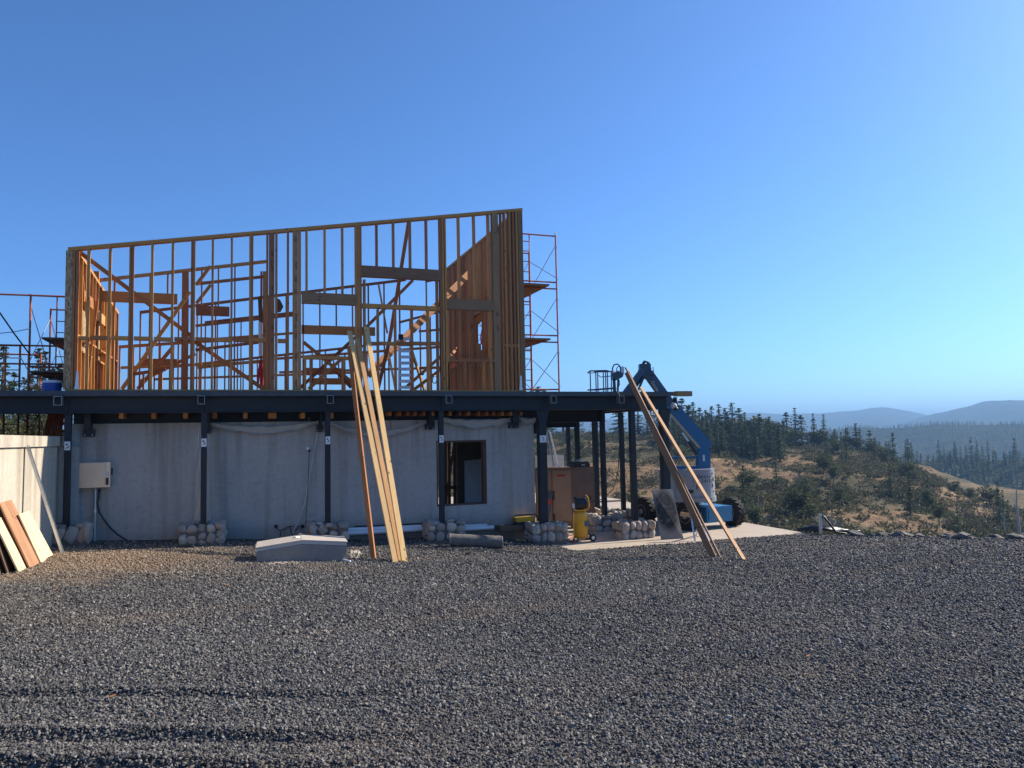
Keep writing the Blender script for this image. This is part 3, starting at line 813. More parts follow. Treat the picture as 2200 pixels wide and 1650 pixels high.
# ---- stud walls
def plates(name, x0, x1, y, zb, zt0, zt1, mat, depth=.14, label=None, dbl=True):
    """a stud wall parallel to the facade: the part is its plates, the pieces are its children"""
    root = MB(); root.box(x0, x1, y, y + depth, zb, zb + .038)
    o = root.build('stud_wall', mat, house)
    if label: o['label'] = label
    for k in range(2 if dbl else 1):
        lumber('top_plate', (x0 - .002 * k, y + depth / 2, zt0 - .019 - .0385 * k), (x1 + .002 * k, y + depth / 2, zt1 - .019 - .0385 * k), .038, depth, mat, o, up=(0, 1, 0))
    return o
FWY = 0.0
fx0, fx1 = at_y(145, 545, 0).x, at_y(1126, 600, 0).x
a = at_y(146, 531, 0); b = at_y(1120, 447, 0)
def ztf(x): return a.z + (b.z - a.z) * (x - a.x) / (b.x - a.x)
fw = plates('front', fx0 + .004, fx1 - .004, FWY, DECK + .002, ztf(fx0), ztf(fx1), M['fir'], label='raked front stud wall with window and door openings')
TP = .078
def fstud(px, w=.045, py0=None, py1=None, mat='fir', name='stud', d=.139, py=545, y=FWY):
    x = at_y(px, py, y).x
    z0 = DECK + .041 if py0 is None else at_y(px, py0, y).z
    z1 = ztf(x) - TP if py1 is None else at_y(px, py1, y).z
    return lumber(name, (x, y + .07, z0), (x, y + .07, z1), w, d, M[mat], fw)
fstud(149.5, .135, mat='osb', name='corner_post'); fstud(160, .038); fstud(166, .038)
for p in (190, 236, 327, 371, 457, 498, 619): fstud(p)
for p in (282.6, 415, 540): fstud(p - 2.1); fstud(p + 2.2)
fstud(574.5, .045); lsl = fstud(584, .12, mat='lvl', name='laminated_stud'); fstud(594, .05)
lsl2 = fstud(634.6, .11, mat='lvl', name='laminated_stud'); fstud(644, .06)
for p in (659, 698, 736): fstud(p, py1=None, py0=630)
fstud(765.5, .05); fstud(770.5, .05); fstud(775, .045)
for p in (810, 846, 882, 917): fstud(p, py0=578)
fstud(946.5, .045); fstud(951.5, .055); fstud(957, .04)
for p in (986.7, 1020): fstud(p, py0=643)
fstud(1051, .05); lsl3 = fstud(1065, .165, mat='fir_grey', name='laminated_stud'); fstud(1078, .03); fstud(1086, .045); fstud(1096, .06); fstud(1104, .06); fstud(1111, .05); fstud(1119, .13, mat='fir_grey', name='corner_post')
def fh(name, p0, p1, y0, y1, mat='fir', d=.1385, y=FWY, off=.07, par=None):
    A, B = at_y(p0, (y0 + y1) / 2, y), at_y(p1, (y0 + y1) / 2, y); zc = (at_y((p0 + p1) / 2, y0, y).z + at_y((p0 + p1) / 2, y1, y).z) / 2
    h = abs(at_y((p0 + p1) / 2, y0, y).z - at_y((p0 + p1) / 2, y1, y).z)
    return lumber(name, (A.x, y + off, zc), (B.x, y + off, zc), h, d, M[mat], par or fw)
fh('header', 649, 767, 630, 653, 'fir_grey', .15); fh('header', 777, 949, 575, 598, 'fir_grey', .15); fh('header', 960, 1063, 644, 666, 'fir_grey', .15)
fh('sill', 652, 764, 765, 772); fh('sill', 962, 1066, 770, 778); fh('rail', 779, 945, 655, 664)
for p0, p1 in ((169, 187), (193, 233), (239, 278), (287, 324), (330, 368), (374, 411), (419, 454), (460, 495), (501, 536), (544, 572), (597, 616)):
    j = random.uniform(-1.2, 1.2); fh('block', p0 + .3, p1 + .3, 722 + j + (p0 - 165) * .012, 730 + j + (p0 - 165) * .012)
for p0, p1 in ((784, 811), (816, 849), (853, 884), (889, 919), (923, 945)): fh('block', p0, p1, 734, 741)
fh('block', 1081, 1116, 739, 746)
for p in (656, 668, 700, 737, 761): fstud(p, py1=771, py=800)
for p in (813, 850.5, 886.5, 921): fstud(p, py1=664, py=750)
fstud(784, .05, py1=600, py=700); fstud(941, .045, py1=600, py=700); fstud(963, .045, py1=668, py=720)
for p in (965, 1000, 1041): fstud(p, py1=778, py=800)
# printed lettering on the laminated studs
def printed(stud, px, y0, y1, words, size=.085, y=FWY - .003):
    n = len(words)
    for k, w in enumerate(words):
        py = y0 + (y1 - y0) * (k + .5) / n
        c = at_y(px, py, y)
        text_mesh('printed_lettering', w, size, (c.x, y, c.z), (0, 0, -1), (1, 0, 0), M['print'], fw)
printed(lsl2, 635.5, 500, 838, ['LSL', '• • • •', 'PWT', '2.0E', 'LSL', '• •', 'PWT', 'LSL 1.55E', '• • •', 'PWT', '• • •', 'PWT'])
printed(lsl, 584.5, 505, 825, ['', 'W/R', 'LSL 2PWT', '•  • •', 'PWT LSL', '', '• • •', 'PWT', 'LSL', '• • •', '', 'M'], .07)
printed(lsl3, 1069, 480, 720, ['PWT', '', '', 'L', '', '', 'LSL', 'PWT'], .08)

# interior walls parallel to the facade
def inner_wall(y, pxa, pya, pxb, pyb, mat, heads=(), spacing=.4064, zlow=DECK, skip=(), extra=(), label=None, d=.09):
    A, B = at_y(pxa, pya, y), at_y(pxb, pyb, y)
    o = plates('inner', A.x, B.x, y, DECK + .002, A.z, B.z, M[mat], d, label)
    hs = []
    for (h0, h1, t, bt) in heads:
        P, Q, R = at_y(h0, t, y), at_y(h1, t, y), at_y((h0 + h1) / 2, bt, y)
        lumber('header', (P.x, y + d / 2, (P.z + R.z) / 2), (Q.x, y + d / 2, (P.z + R.z) / 2), abs(P.z - R.z), d * .98, M['fir'] if mat == 'fir' else M[mat], o)
        hs.append((P.x, Q.x, P.z, R.z))
    x = A.x + .02
    while x < B.x:
        zt = A.z + (B.z - A.z) * (x - A.x) / (B.x - A.x) - .078
        seg = [(DECK + .041, zt)]
        for (h0, h1, t, bt) in hs:
            if h0 + .06 < x < h1 - .06: seg = [(t + .002, zt)] + ([(DECK + .041, bt - .002)] if spacing < .3 or rs.random() < .3 else [])
        if rs.random() > .06:
            for z0, z1 in seg:
                if z1 - z0 > .05: lumber('stud', (x, y + d / 2, z0), (x, y + d / 2, z1), .038, d * .98, M[mat], o)
        x += spacing
    for (p0, q0, p1, q1) in extra:
        lumber('rail', at_y(p0, q0, y + d / 2), at_y(p1, q1, y + d / 2), .07, d * .97, M[mat], o)
    return o
w1 = inner_wall(3.0, 205, 599, 573, 558, 'fir', heads=((210, 381, 624, 650), (421, 493, 656, 678)), extra=((420, 610, 571, 594), (420, 752, 560, 735), (425, 790, 565, 775)), label='tall inner stud wall behind the left bays')
for p, w in ((207, .12), (398, .16), (568, .09), (561, .05)):
    P = at_y(p, 700, 3.0); lumber('post', (P.x, 2.92, DECK + .045), (P.x, 2.92, at_y(p, 585, 3).z), w, .12, M['fir_red'], w1)
w2 = inner_wall(5.6, 300, 668, 872, 598, 'fir_red', heads=((648, 806, 698, 719),), spacing=.50, extra=((420, 700, 640, 676),), label='inner stud wall behind the middle bays')
w3 = inner_wall(8.6, 330, 790, 780, 741, 'fir_red', heads=((668, 760, 812, 826),), spacing=.45, extra=((330, 815, 780, 800),), label='low rear stud wall')
w7 = inner_wall(4.4, 255, 742, 562, 722, 'fir', heads=((300, 380, 770, 785),), spacing=.33, extra=((260, 790, 560, 778),), label='half height inner stud wall behind the left bays')
w8 = inner_wall(6.6, 590, 768, 955, 742, 'fir', heads=((650, 740, 790, 802),), spacing=.36, extra=((600, 800, 950, 790),), label='half height inner stud wall behind the window bays')
w9 = inner_wall(2.0, 286, 800, 356, 790, 'fir_red', spacing=.2, label='short low stud wall near the left corner')
w10 = inner_wall(7.2, 440, 690, 640, 668, 'fir_red', spacing=.35, extra=((440, 730, 640, 715),), label='rear stud wall behind the laminated studs')
w4 = inner_wall(7.6, 780, 765, 862, 668, 'fir', spacing=.4, label='stepped inner stud wall by the ladder') if False else None
w5 = inner_wall(7.4, 858, 690, 990, 655, 'fir', spacing=.36, extra=((900, 712, 985, 705), (905, 790, 985, 788)), label='rear stud wall beside the tall right wall')
w6 = inner_wall(7.9, 915, 602, 990, 588, 'fir', spacing=.36, label='rear corner stud wall')

# side walls, running back from the facade
def side_wall(x, y0, y1, z0, z1, mat, spacing, d=.14, w=.038, heads=(), label=None):
    m = MB(); m.box(x, x + d, y0, y1, DECK + .002, DECK + .04); o = m.build('stud_wall', M[mat], house); o['label'] = label
    for k in range(2): lumber('top_plate', (x + d / 2, y0 - .001 * k, z0 - .019 - .0385 * k), (x + d / 2, y1, z1 - .019 - .0385 * k), .038, d, M[mat], o, up=(1, 0, 0))
    y = y0 + w / 2
    while y < y1:
        zt = z0 + (z1 - z0) * (y - y0) / (y1 - y0) - .078
        segs = [(DECK + .041, zt)]
        for h0, h1, b, t in heads:
            if h0 < y < h1: segs = [(DECK + .041, DECK + b - .9 if rs.random() < .5 else DECK + .9), (DECK + t, zt)]
        for a_, b_ in segs: lumber('stud', (x + d / 2, y, a_), (x + d / 2, y, b_), w, d * .985, M[mat], o, up=(1, 0, 0))
        y += spacing
    for h0, h1, b, t in heads:
        lumber('header', (x + d / 2, h0, DECK + (b + t) / 2), (x + d / 2, h1, DECK + (b + t) / 2), t - b, d * .97, M[mat], o, up=(1, 0, 0))
        lumber('sill', (x + d / 2, h0, DECK + .92), (x + d / 2, h1, DECK + .92), .038, d * .97, M[mat], o, up=(1, 0, 0))
    if x < 0:
        for k in range(5):
            ya, yb = y0 + (y1 - y0) * k / 5, y0 + (y1 - y0) * (k + 1) / 5
            m = MB(); za, zb_ = z0 + (z1 - z0) * k / 5 - .03, z0 + (z1 - z0) * (k + 1) / 5 - .03
            m.prism([(x - .004, ya + .002, DECK + .01), (x - .004, yb - .002, DECK + .01), (x - .004, yb - .002, zb_), (x - .004, ya + .002, za)], (-.012, 0, 0)); m.build('sheathing', M['osb'], o)
    for yy in np.arange(y0 + spacing * .5, y1 - .1, spacing):
        lumber('block', (x + d / 2, yy - spacing / 2 + w / 2 + .021, DECK + 1.22), (x + d / 2, yy + spacing / 2 - .005, DECK + 1.22), .038, d * .9, M[mat], o, up=(1, 0, 0)) if rs.random() < .8 else None
    return o
zl = ztf(fx0)
side_wall(fx0 + .06, .145, 5.9, zl - .02, zl - .42, 'fir', .4064, label='left side stud wall catching the sun', heads=((.75, 1.9, 2.05, 2.3), (2.6, 3.6, 1.9, 2.15)))
zr = ztf(fx1)
rw = side_wall(fx1 - .16, .145, 8.2, zr - .05, zr - .05, 'lvl', .27, w=.05, label='tall right side stud wall of close set studs', heads=((3.2, 3.9, 2.6, 2.85),))
for k, ys_ in enumerate((1.24, 2.05, 2.86, 4.48, 5.29, 6.1, 6.91)):
    text_mesh('printed_lettering', ('LSL  • • •  PWT  LSL  1.55E  • •  PWT  ' * 2)[k * 3:k * 3 + 60], .085, (fx1 - .09, ys_ - .03, DECK + 2.35), (0, 0, -1), (1, 0, 0), M['print'], rw)
# diagonal braces inside the frame
def brace(p0, q0, y0, p1, q1, y1, w=.038, d=.089, mat='fir_red', up=(0, 1, 0)):
    lumber('brace', at_y(p0, q0, y0), at_y(p1, q1, y1), d, w, M[mat], house, up=up)
brace(170, 541, .20, 411, 722, .20); brace(420, 735, .20, 566, 836, .20)
brace(408, 627, 2.7, 262, 836, 2.7, mat='fir'); brace(372, 745, 2.6, 296, 836, 2.6)
brace(452, 572, 2.8, 422, 612, 2.8); brace(453, 612, 4.6, 422, 652, 4.6)
brace(878, 477, .7, 837, 730, 1.2); brace(837, 730, 1.2, 812, 836, 1.6, mat='fir')
brace(887, 602, 3.0, 789, 701, 3.0); brace(789, 701, 3.0, 640, 838, 3.0)
brace(1046, 549, 5.2, 905, 690, 3.4, d=.2, mat='lvl'); brace(905, 690, 3.39, 790, 806, 2.0, d=.2, mat='lvl')
brace(652, 735, 2.5, 757, 822, 2.5); brace(663, 836, 2.2, 735, 770, 2.2, mat='fir'); brace(715, 790, 2.6, 755, 833, 2.6)
brace(1098, 470, 1.6, 1062, 590, 3.5, d=.14, mat='lvl'); brace(1062, 650, 3.0, 1015, 702, 4.2, d=.19, mat='lvl'); brace(1056, 690, 2.4, 1025, 836, 2.6, d=.07, mat='fir')
brace(985, 745, 6.0, 945, 790, 5.0, mat='fir_red'); brace(870, 834, 3.0, 948, 765, 3.0); brace(888, 838, 2.5, 955, 788, 2.5, mat='fir')
brace(813, 610, 4.5, 832, 716, 4.5, d=.05, mat='fir_pale'); brace(832, 745, 1.9, 850, 838, 1.5, d=.05, mat='fir_pale')
brace(300, 820, 4.8, 420, 760, 4.8, mat='fir'); brace(210, 640, 1.5, 185, 835, 1.5, d=.05, mat='fir'); brace(172, 560, .9, 188, 690, .9, d=.05, mat='fir')
# steel hold-downs at the wall feet
for pxx, in ((165,), (1120,)):
    c0 = at_y(pxx, 838, -.02); m = MB()
    m.prism([(c0.x - .055, -.004, DECK + .045), (c0.x + .05, -.004, DECK + .045), (c0.x + .03, -.004, DECK + .12), (c0.x + .02, -.004, DECK + .42), (c0.x - .018, -.004, DECK + .42), (c0.x - .035, -.004, DECK + .12)], (0, -.006, 0))
    m.build('hold_down', M['alu'], house)

# ================================================================== OBJECTS
def gz(x, y): return float(ground_z(x, y))
def on_ground(px, py):
    """point of the yard surface seen at a photo pixel"""
    d = ray(px, py); t = 3.0
    while t < 60:
        p = CAM + d * t
        if p.z <= gz(p.x, p.y): break
        t += .02
    return p

# ---- retaining wall on the left
rwt = thing('retaining_wall', 'sunlit board-marked concrete retaining wall with a cap at the left edge', 'wall', (-3.6, -2, .3))
RX, RY = -3.5, .62
mb = MB(); mb.box(RX - .25, RX, -9, RY - .25, -.3, 2.42); mb.build('wall_body', M['conc_warm'], rwt)
mb = MB(); mb.prism([(RX - .3, -9, 2.422), (RX + .05, -9, 2.422), (RX + .05, RY - .25, 2.422), (RX - .3, RY - .25, 2.422)], (0, 0, .20)); mb.build('wall_cap', M['conc_warm'], rwt)
mb = MB(); mb.box(RX - .24, -3.18, RY - .245, RY - .01, -.3, 2.40); mb.build('wall_return', M['conc_wall'], rwt)

# ---- boards leaning on the retaining wall
def leaning_sheet(name, label, cat, foot0, foot1, top0, top1, th, mat, group=None):
    m = MB(); n = (Vector(foot1) - Vector(foot0)).cross(Vector(top0) - Vector(foot0)).normalized() * th
    m.prism([foot0, foot1, top1, top0], n)
    c = (Vector(foot0) + Vector(foot1)) / 2
    o = m.build(name, mat); o.data.transform(Matrix.Translation(-c)); o.location = c
    # turn local axes so that z runs along the sheet (grain)
    z = (Vector(top0) - Vector(foot0)).normalized(); x = (Vector(foot1) - Vector(foot0)); x = (x - z * x.dot(z)).normalized(); y = z.cross(x)
    R = Matrix((x, y, z)).transposed()
    o.data.transform(R.inverted().to_4x4()); o.matrix_basis = Matrix.Translation(c) @ R.to_4x4()
    return tag(o, label, cat, group)
def wall_board(name, label, f0, f1, t0, t1, mat, th=.02):
    A, B = on_ground(*f0), on_ground(*f1)
    yA = A.y
    C, D = at_y(*t0, A.y - .02), at_y(*t1, B.y + .02)
    return leaning_sheet(name, label, 'board', A, B, C, D, th, mat, 'boards leaning on the retaining wall')
wall_board('plywood_board', 'wide pale plywood strip nearest the steel stud, leaning on the wall', (86, 1211), (112, 1194), (38, 1106), (60, 1098), M['ply_pale'])
wall_board('plywood_board', 'red brown grained board between two pale boards', (62, 1222), (88, 1207), (-4, 1082), (22, 1074), M['ply_red'])
wall_board('plywood_board', 'narrow pale plywood strip nearest the camera, leaning on the wall', (38, 1231), (60, 1218), (-16, 1118), (6, 1110), M['ply_pale'])
wall_board('plywood_board', 'dark board half hidden behind the pale strip at the left edge', (14, 1234), (36, 1222), (-26, 1120), (-6, 1112), M['ply_dark'])
wall_board('plywood_board', 'dark board at the far left edge behind the pale strips', (-8, 1238), (12, 1230), (-40, 1125), (-22, 1116), M['ply_dark'])
A = on_ground(133, 1192); B = at_x(56, 957, RX + .02)
st = thing('metal_stud', 'galvanised steel stud leaning on the retaining wall', 'metal stud', A)
d = (B - A).normalized(); sx = Vector((0, -1, 0)); sx = (sx - d * sx.dot(d)).normalized(); sy = d.cross(sx)
m = MB(); c = (A + B) / 2; L = (B - A).length / 2
m.obox(c, sx, sy, d, .046, .0012, L); m.build('web', M['galv'], st)
for s_ in (-1, 1):
    m = MB(); m.obox(c + sx * .046 * s_ + sy * .02, sx, sy, d, .0012, .019, L); m.build('flange', M['galv'], st)
m = MB(); m.prism([cf(-9.1, 12.1, .30), cf(-8.05, 12.0, .30), cf(-7.55, 12.5, .30), cf(-8.6, 12.9, .30)], (0, 0, .09)); tag(m.build('concrete_step', M['conc_hatch']), 'low pale concrete ledge under the leaning boards', 'ledge')

# ---- service panel with conduit
p0, p1 = at_y(168, 1049, WY - .24), at_y(237, 993, WY - .24)
sp = thing('electrical_panel', 'beige metal electrical service box mounted on the concrete wall', 'electrical box', ((p0.x + p1.x) / 2, WY - .1, p0.z))
m = MB(); m.box(p0.x, p1.x, WY - .22, WY - .003, p0.z, p1.z); m.build('cabinet', M['panel'], sp)
m = MB(); m.box(p0.x + .015, p0.x + (p1.x - p0.x) * .84, WY - .236, WY - .2215, p0.z + .015, p1.z - .012); dr = m.build('door', M['panel'], sp)
m = MB(); m.box(p0.x + .52, p0.x + .57, WY - .245, WY - .2365, p0.z + .05, p0.z + .2); m.build('handle', M['black'], dr)
m = MB(); m.box(p0.x + .49, p0.x + .56, WY - .24, WY - .2365, p0.z + .24, p0.z + .33); m.build('warning_label', M['white'], dr)
m = MB(); m.box(p0.x + .615, p0.x + .655, WY - .232, WY - .2215, p1.z - .27, p1.z - .13); m.build('meter_window', M['black'], sp)
c = at_y(205, 1050, WY - .1); g = at_y(204, 1158, WY - .1)
m = MB(); m.tube([(c.x, WY - .1, c.z - .002), (c.x, WY - .1, g.z - .1)], .027, 10); m.lathe((c.x, WY - .1, c.z - .5), (0, 0, 1), [(.034, 0), (.034, .06)], 10)
tag(m.build('conduit', M['galv'], None, smooth=False), 'grey conduit pipe rising from the ground to the electrical box', 'conduit')
m = MB(); pts = [at_y(*q, WY - .08) for q in ((214, 1050), (212, 1066), (209, 1082), (213, 1100), (222, 1115), (236, 1133), (252, 1148), (268, 1158), (276, 1164))]
m.tube(pts, .018, 8); tag(m.build('power_cable', M['blackplastic'], smooth=True), 'thick black cable curving from the electrical box to the ground', 'cable')

# ---- plastic film swags and strips
def swag(pts_top, sag, drop, label, y=WY - .11, n=28):
    A, B = at_y(*pts_top[0], y), at_y(*pts_top[1], y)
    S = at_y((pts_top[0][0] + pts_top[1][0]) / 2, sag, y).z
    m = MB(); rows = 6
    for i in range(n + 1):
        t = i / n; x = A.x + (B.x - A.x) * t; zt = A.z + (B.z - A.z) * t - (((A.z + B.z) / 2 - S) * 4 * t * (1 - t))
        hgt = drop * (.45 + .55 * math.sin(math.pi * t)) * (1 + .08 * math.sin(t * 17) + .05 * math.sin(t * 41))
        for j in range(rows):
            f = j / (rows - 1)
            m.v.append(Vector((x, y - .045 * math.sin(f * math.pi * 2.2) * (1 + .5 * math.sin(t * 23 + j)) + .012 * math.sin(t * 40 + j * 2), zt - hgt * f + .012 * math.sin(t * 31 + j))))
    for i in range(n):
        for j in range(rows - 1):
            q = i * rows + j; m.f.append((q, q + 1, q + rows + 1, q + rows))
    return tag(m.build('plastic_sheeting', M['film'], smooth=True), label, 'plastic sheet', 'plastic sheeting hung on the basement wall')
swag(((453, 908), (684, 903)), 916, .17, 'sagging plastic sheet between the second and third posts')
swag(((709, 908), (915, 904)), 926, .14, 'sagging plastic sheet behind the four leaning boards')
swag(((950, 897), (1098, 897)), 902, .22, 'shiny bunched plastic sheet above the window')
swag(((1112, 893), (1152, 897)), 898, .2, 'torn scrap of plastic at the right end of the concrete wall')
for k, (a, b, c_, d_, lab) in enumerate(((428, 918, 424, 1118, 'strip of plastic hanging left of the second post'), (444, 930, 446, 1122, 'strip of plastic hanging right of the second post'))):
    A, B = at_y(a, b, .25), at_y(c_, d_, .25); m = MB(); n = 14
    for i in range(n + 1):
        t = i / n
        for j in range(4): m.v.append(Vector((A.x + (B.x - A.x) * t + (j - 1.5) * (.012 + .03 * t), .25 + .02 * math.sin(t * 14 + j * 2), A.z + (B.z - A.z) * t)))
    for i in range(n):
        for j in range(3): q = i * 4 + j; m.f.append((q, q + 1, q + 5, q + 4))
    tag(m.build('plastic_sheeting', M['film'], smooth=True), lab, 'plastic sheet', 'plastic sheeting hung on the basement wall')
# hanging cords and the junction bits at the wall foot
def cord(name, label, pts, r, mat, y=WY - .06, cat='cord'):
    P = [at_y(*q, y) if len(q) == 2 else at_y(q[0], q[1], q[2]) for q in pts]
    m = MB(); m.tube(P, r, 6); return tag(m.build(name, mat, smooth=True), label, cat)
cord('hanging_cord', 'pale cord hanging from the plastic sheet to the ground', [(684, 905), (682, 925), (676, 965), (669, 1000), (662, 1040), (655, 1080), (647, 1105), (636, 1128), (630, 1143), (633, 1158)], .008, M['white'])
m_l = thing('work_light', 'small white lamp socket hanging on a cord against the wall', 'lamp', at_y(662, 965, WY - .07))
m = MB(); m.tube([at_y(664, 897, WY - .06), at_y(665, 958, WY - .06)], .006, 6); m.build('wire', M['genyellow'], m_l)
c = at_y(661, 963, WY - .07); m = MB(); m.lathe(c, (.4, -.6, -.5), [(.012, -.05), (.032, -.03), (.04, .03), (.02, .05)], 10); m.build('socket', M['white'], m_l)
c = at_y(664, 968, WY - .08); m = MB(); m.lathe(c, (.3, -.2, -1), [(.02, -.03), (.03, 0), (.018, .045)], 10); m.build('plug', M['blackplastic'], m_l)
m = MB(); m.tube([at_y(*q, WY - .06) for q in ((664, 972), (663, 1010), (661, 1060), (658, 1100), (657, 1130), (663, 1140))], .009, 6); m.build('flex', M['blackplastic'], m_l)
for k, pts in enumerate(([(593, 1132), (600, 1140), (612, 1137), (620, 1131), (632, 1130)], [(601, 1158), (604, 1140), (610, 1136)], [(622, 1130), (625, 1142), (630, 1150), (634, 1158)], [(634, 1140), (642, 1131), (650, 1129)])):
    cord('cable_stub', ['black cable end looping along the wall foot', 'short black cable rising from the ground by the wall', 'drooping black cable stub at the wall foot', 'rightmost short black cable stub by the stone pier'][k], pts, .011, M['blackplastic'], cat='cable')
for px_, lab in ((593, 'left black outlet box low on the concrete wall'), (650, 'right black outlet box low on the concrete wall')):
    c = at_y(px_, 1131, WY - .02); m = MB(); m.lathe((c.x, WY - .001, c.z), (0, -1, 0), [(.045, 0), (.045, .02), (.03, .035)], 12); tag(m.build('outlet_box', M['blackplastic']), lab, 'outlet')

# ---- concrete hatch
A = on_ground(551, 1208); B = on_ground(745, 1196)
hx = Vector((1, .0, 0)); L = at_y(745, 1195, A.y).x - A.x; hy = (FW0 - RT0 * .31).normalized()
ht = thing('concrete_hatch', 'low concrete access hatch with a folded lid set in the gravel', 'hatch', A + hx * L / 2)
Zt = at_y(551, 1181, A.y).z
m = MB(); b0 = Vector((A.x, A.y, A.z - .15)); W = .80
P = [b0, b0 + hx * L, b0 + hx * L + hy * W, b0 + hy * W]
zt_ = Zt - .04; q0 = Vector((A.x, A.y, 0))
m.prism([b0, b0 + hx * L, Vector((b0 + hx * L).xy.to_3d()) + UP * zt_, Vector((b0 + hx * L / 2).xy.to_3d()) + UP * (zt_ + .085), Vector(b0.xy.to_3d()) + UP * zt_], hy * W); m.build('curb', M['conc_hatch'], ht)
def lid(z, out, th, fold, nm, mat):
    m = MB(); b = Vector((A.x, A.y, z)) - hx * out - hy * out; LL, WW = L + 2 * out, W + 2 * out
    for tt in (0, th):
        for i, f in enumerate((0, .5, 1)):
            for g_ in (0, 1):
                m.v.append(b + hx * LL * f + hy * WW * g_ + UP * (tt + (fold if i == 1 else 0)))
    m.f += [(0, 2, 3, 1), (2, 4, 5, 3), (6, 7, 9, 8), (8, 9, 11, 10), (0, 6, 8, 2), (2, 8, 10, 4), (1, 3, 9, 7), (3, 5, 11, 9), (0, 1, 7, 6), (4, 10, 11, 5)]
    return m.build(nm, mat, ht)
lid(Zt - .035, .0, .05, .085, 'gasket', M['galv'])
l2 = lid(Zt + .017, .015, .022, .085, 'lid', M['conc_lid'])
c = Vector((A.x, A.y, Zt + .13)) + hx * L * .47 + hy * W * .62
m = MB(); m.tube([c + UP * .0, c + UP * .05, c + UP * .05 + hx * .05], .008, 6); m.tube([c - hx * .12 - hy * .1, c - hx * .06 - hy * .14, c - hx * .0 - hy * .08], .008, 6); m.build('hasp', M['galv'], l2)
# pale fines spilled round the hatch
def spill(name, label, px_list, h, mat):
    P = [on_ground(*q) for q in px_list]; c = sum(P, Vector()) / len(P); m = MB(); n = len(P); m.v.append(c + UP * h)
    for f in (.55, 1.0):
        for p in P: q = c + (p - c) * f; m.v.append(Vector((q.x, q.y, gz(q.x, q.y) + (h * .75 if f < 1 else -.02))))
    for k in range(n):
        m.f += [(0, 1 + k, 1 + (k + 1) % n), (1 + k, 1 + n + k, 1 + n + (k + 1) % n, 1 + (k + 1) % n)]
    return tag(m.build(name, mat, smooth=True), label, 'spill', None, None)
M['fines'] = m_plain('pale_fines', (0.50, 0.44, 0.36), 0.95, 0, 0.3, 14, bump=0.8)
spill('concrete_spill', 'pale dried concrete spilled at the right end of the hatch', ((748, 1178), (760, 1176), (776, 1180), (785, 1190), (778, 1200), (764, 1206), (750, 1204), (745, 1192)), .012, M['fines'])
spill('concrete_spill', 'pale dried concrete along the front of the hatch', ((551, 1206), (580, 1203), (620, 1202), (655, 1203), (662, 1208), (640, 1213), (600, 1213), (560, 1213)), .014, M['fines'])
m = MB(); m.tube([on_ground(*q) + UP * .03 for q in ((680, 1199), (700, 1198), (718, 1201), (735, 1206), (752, 1210))], .022, 8); tag(m.build('pale_hose', M['pvc'], smooth=True), 'pale hose end lying in front of the hatch', 'hose')

# ---- the long boards leaning on the house
def long_board(label, foot, top, wy, w, d, mat, tw=0.0, group='long boards leaning against the house'):
    A = on_ground(*foot); B = at_y(*top, wy)
    z = (B - A).normalized(); up = Vector((math.sin(tw), -math.cos(tw), .35)); 
    o = lumber('leaning_board', A + z * .0, B, w, d, mat, None, up=up)
    return tag(o, label, 'board', group)
long_board('leftmost leaning board, its face turned into shade', (803, 1201), (750, 744), -.10, .10, .04, M['fir'], -.9)
long_board('second leaning board, tallest of the left pair at its top', (849, 1208), (751, 712), -.16, .105, .04, M['fir_pale'], .25)
long_board('third leaning board from the left, with the lower pointed top', (861, 1205), (768, 728), -.10, .10, .04, M['fir_pale'], .2)
long_board('rightmost of the four leaning boards, reaching highest', (869, 1207), (787, 703), -.17, .115, .04, M['fir_pale'], .3)
long_board('grey brown board leaning over the porch edge, leftmost of three', (1532, 1197), (1347, 800), -.19, .14, .04, M['fir_grey'], -1.0)  # the shade on this board is put into its grey brown colour
long_board('thin dark board leaning over the porch edge, middle of three', (1548, 1199), (1344, 790), -.26, .05, .035, M['fir_grey'], .6)
long_board('pale sunlit board leaning on the porch edge, rightmost', (1598, 1203), (1377, 833), -.21, .092, .04, M['fir_pale'], .1)
# block wedged at the deck end
c = at_y(1468, 846, -.1)
m = lumber('timber_block', at_y(1450, 846, -.1) + Vector((.02, 0, .0)), at_y(1483, 846, -.1), .14, .2, M['fir_grey']); tag(m, 'short timber block sticking out at the right end of the deck', 'timber')

# ---- felt roll, pipes, debris along the wall
A = on_ground(968, 1174); B = on_ground(1078, 1179); A.z = gz(A.x, A.y); B.z = gz(B.x, B.y)
rl = thing('felt_roll', 'rolled up shaggy grey felt lying on the gravel', 'roll', (A + B) / 2)
r = .155; d = (B - A).normalized(); prof = []
m = MB(); n = 24; base = 0
segs = 26
for i in range(segs + 1):
    p = A + (B - A) * i / segs + UP * (r * .93)
    for k in range(n):
        an = 2 * math.pi * k / n; a_ = d.cross(UP).normalized(); rr = r * (1 + .06 * mnoise.noise(Vector((i * .4, math.cos(an) * 2, math.sin(an) * 2))) + random.uniform(-.025, .025))
        m.v.append(p + a_ * math.cos(an) * rr + UP * math.sin(an) * rr * .94)
for i in range(segs):
    for k in range(n): q = i * n; m.f.append((q + k, q + (k + 1) % n, q + n + (k + 1) % n, q + n + k))
m.build('roll_body', M['felt'], rl, smooth=True)
m = MB(); pe = B + UP * (r * .93)
for e, q in ((A + UP * r * .93, -1), (pe, 1)):
    a_ = d.cross(UP).normalized(); sp_ = []
    for k in range(60):
        t = k / 59; an = t * 6.28 * 3.2; rr = .03 + (r * .93 - .03) * t
        sp_.append(e + a_ * math.cos(an) * rr + UP * math.sin(an) * rr + d * .008 * q)
    m.tube(sp_, .013, 5)
m.build('roll_end', M['felt_end'], rl)
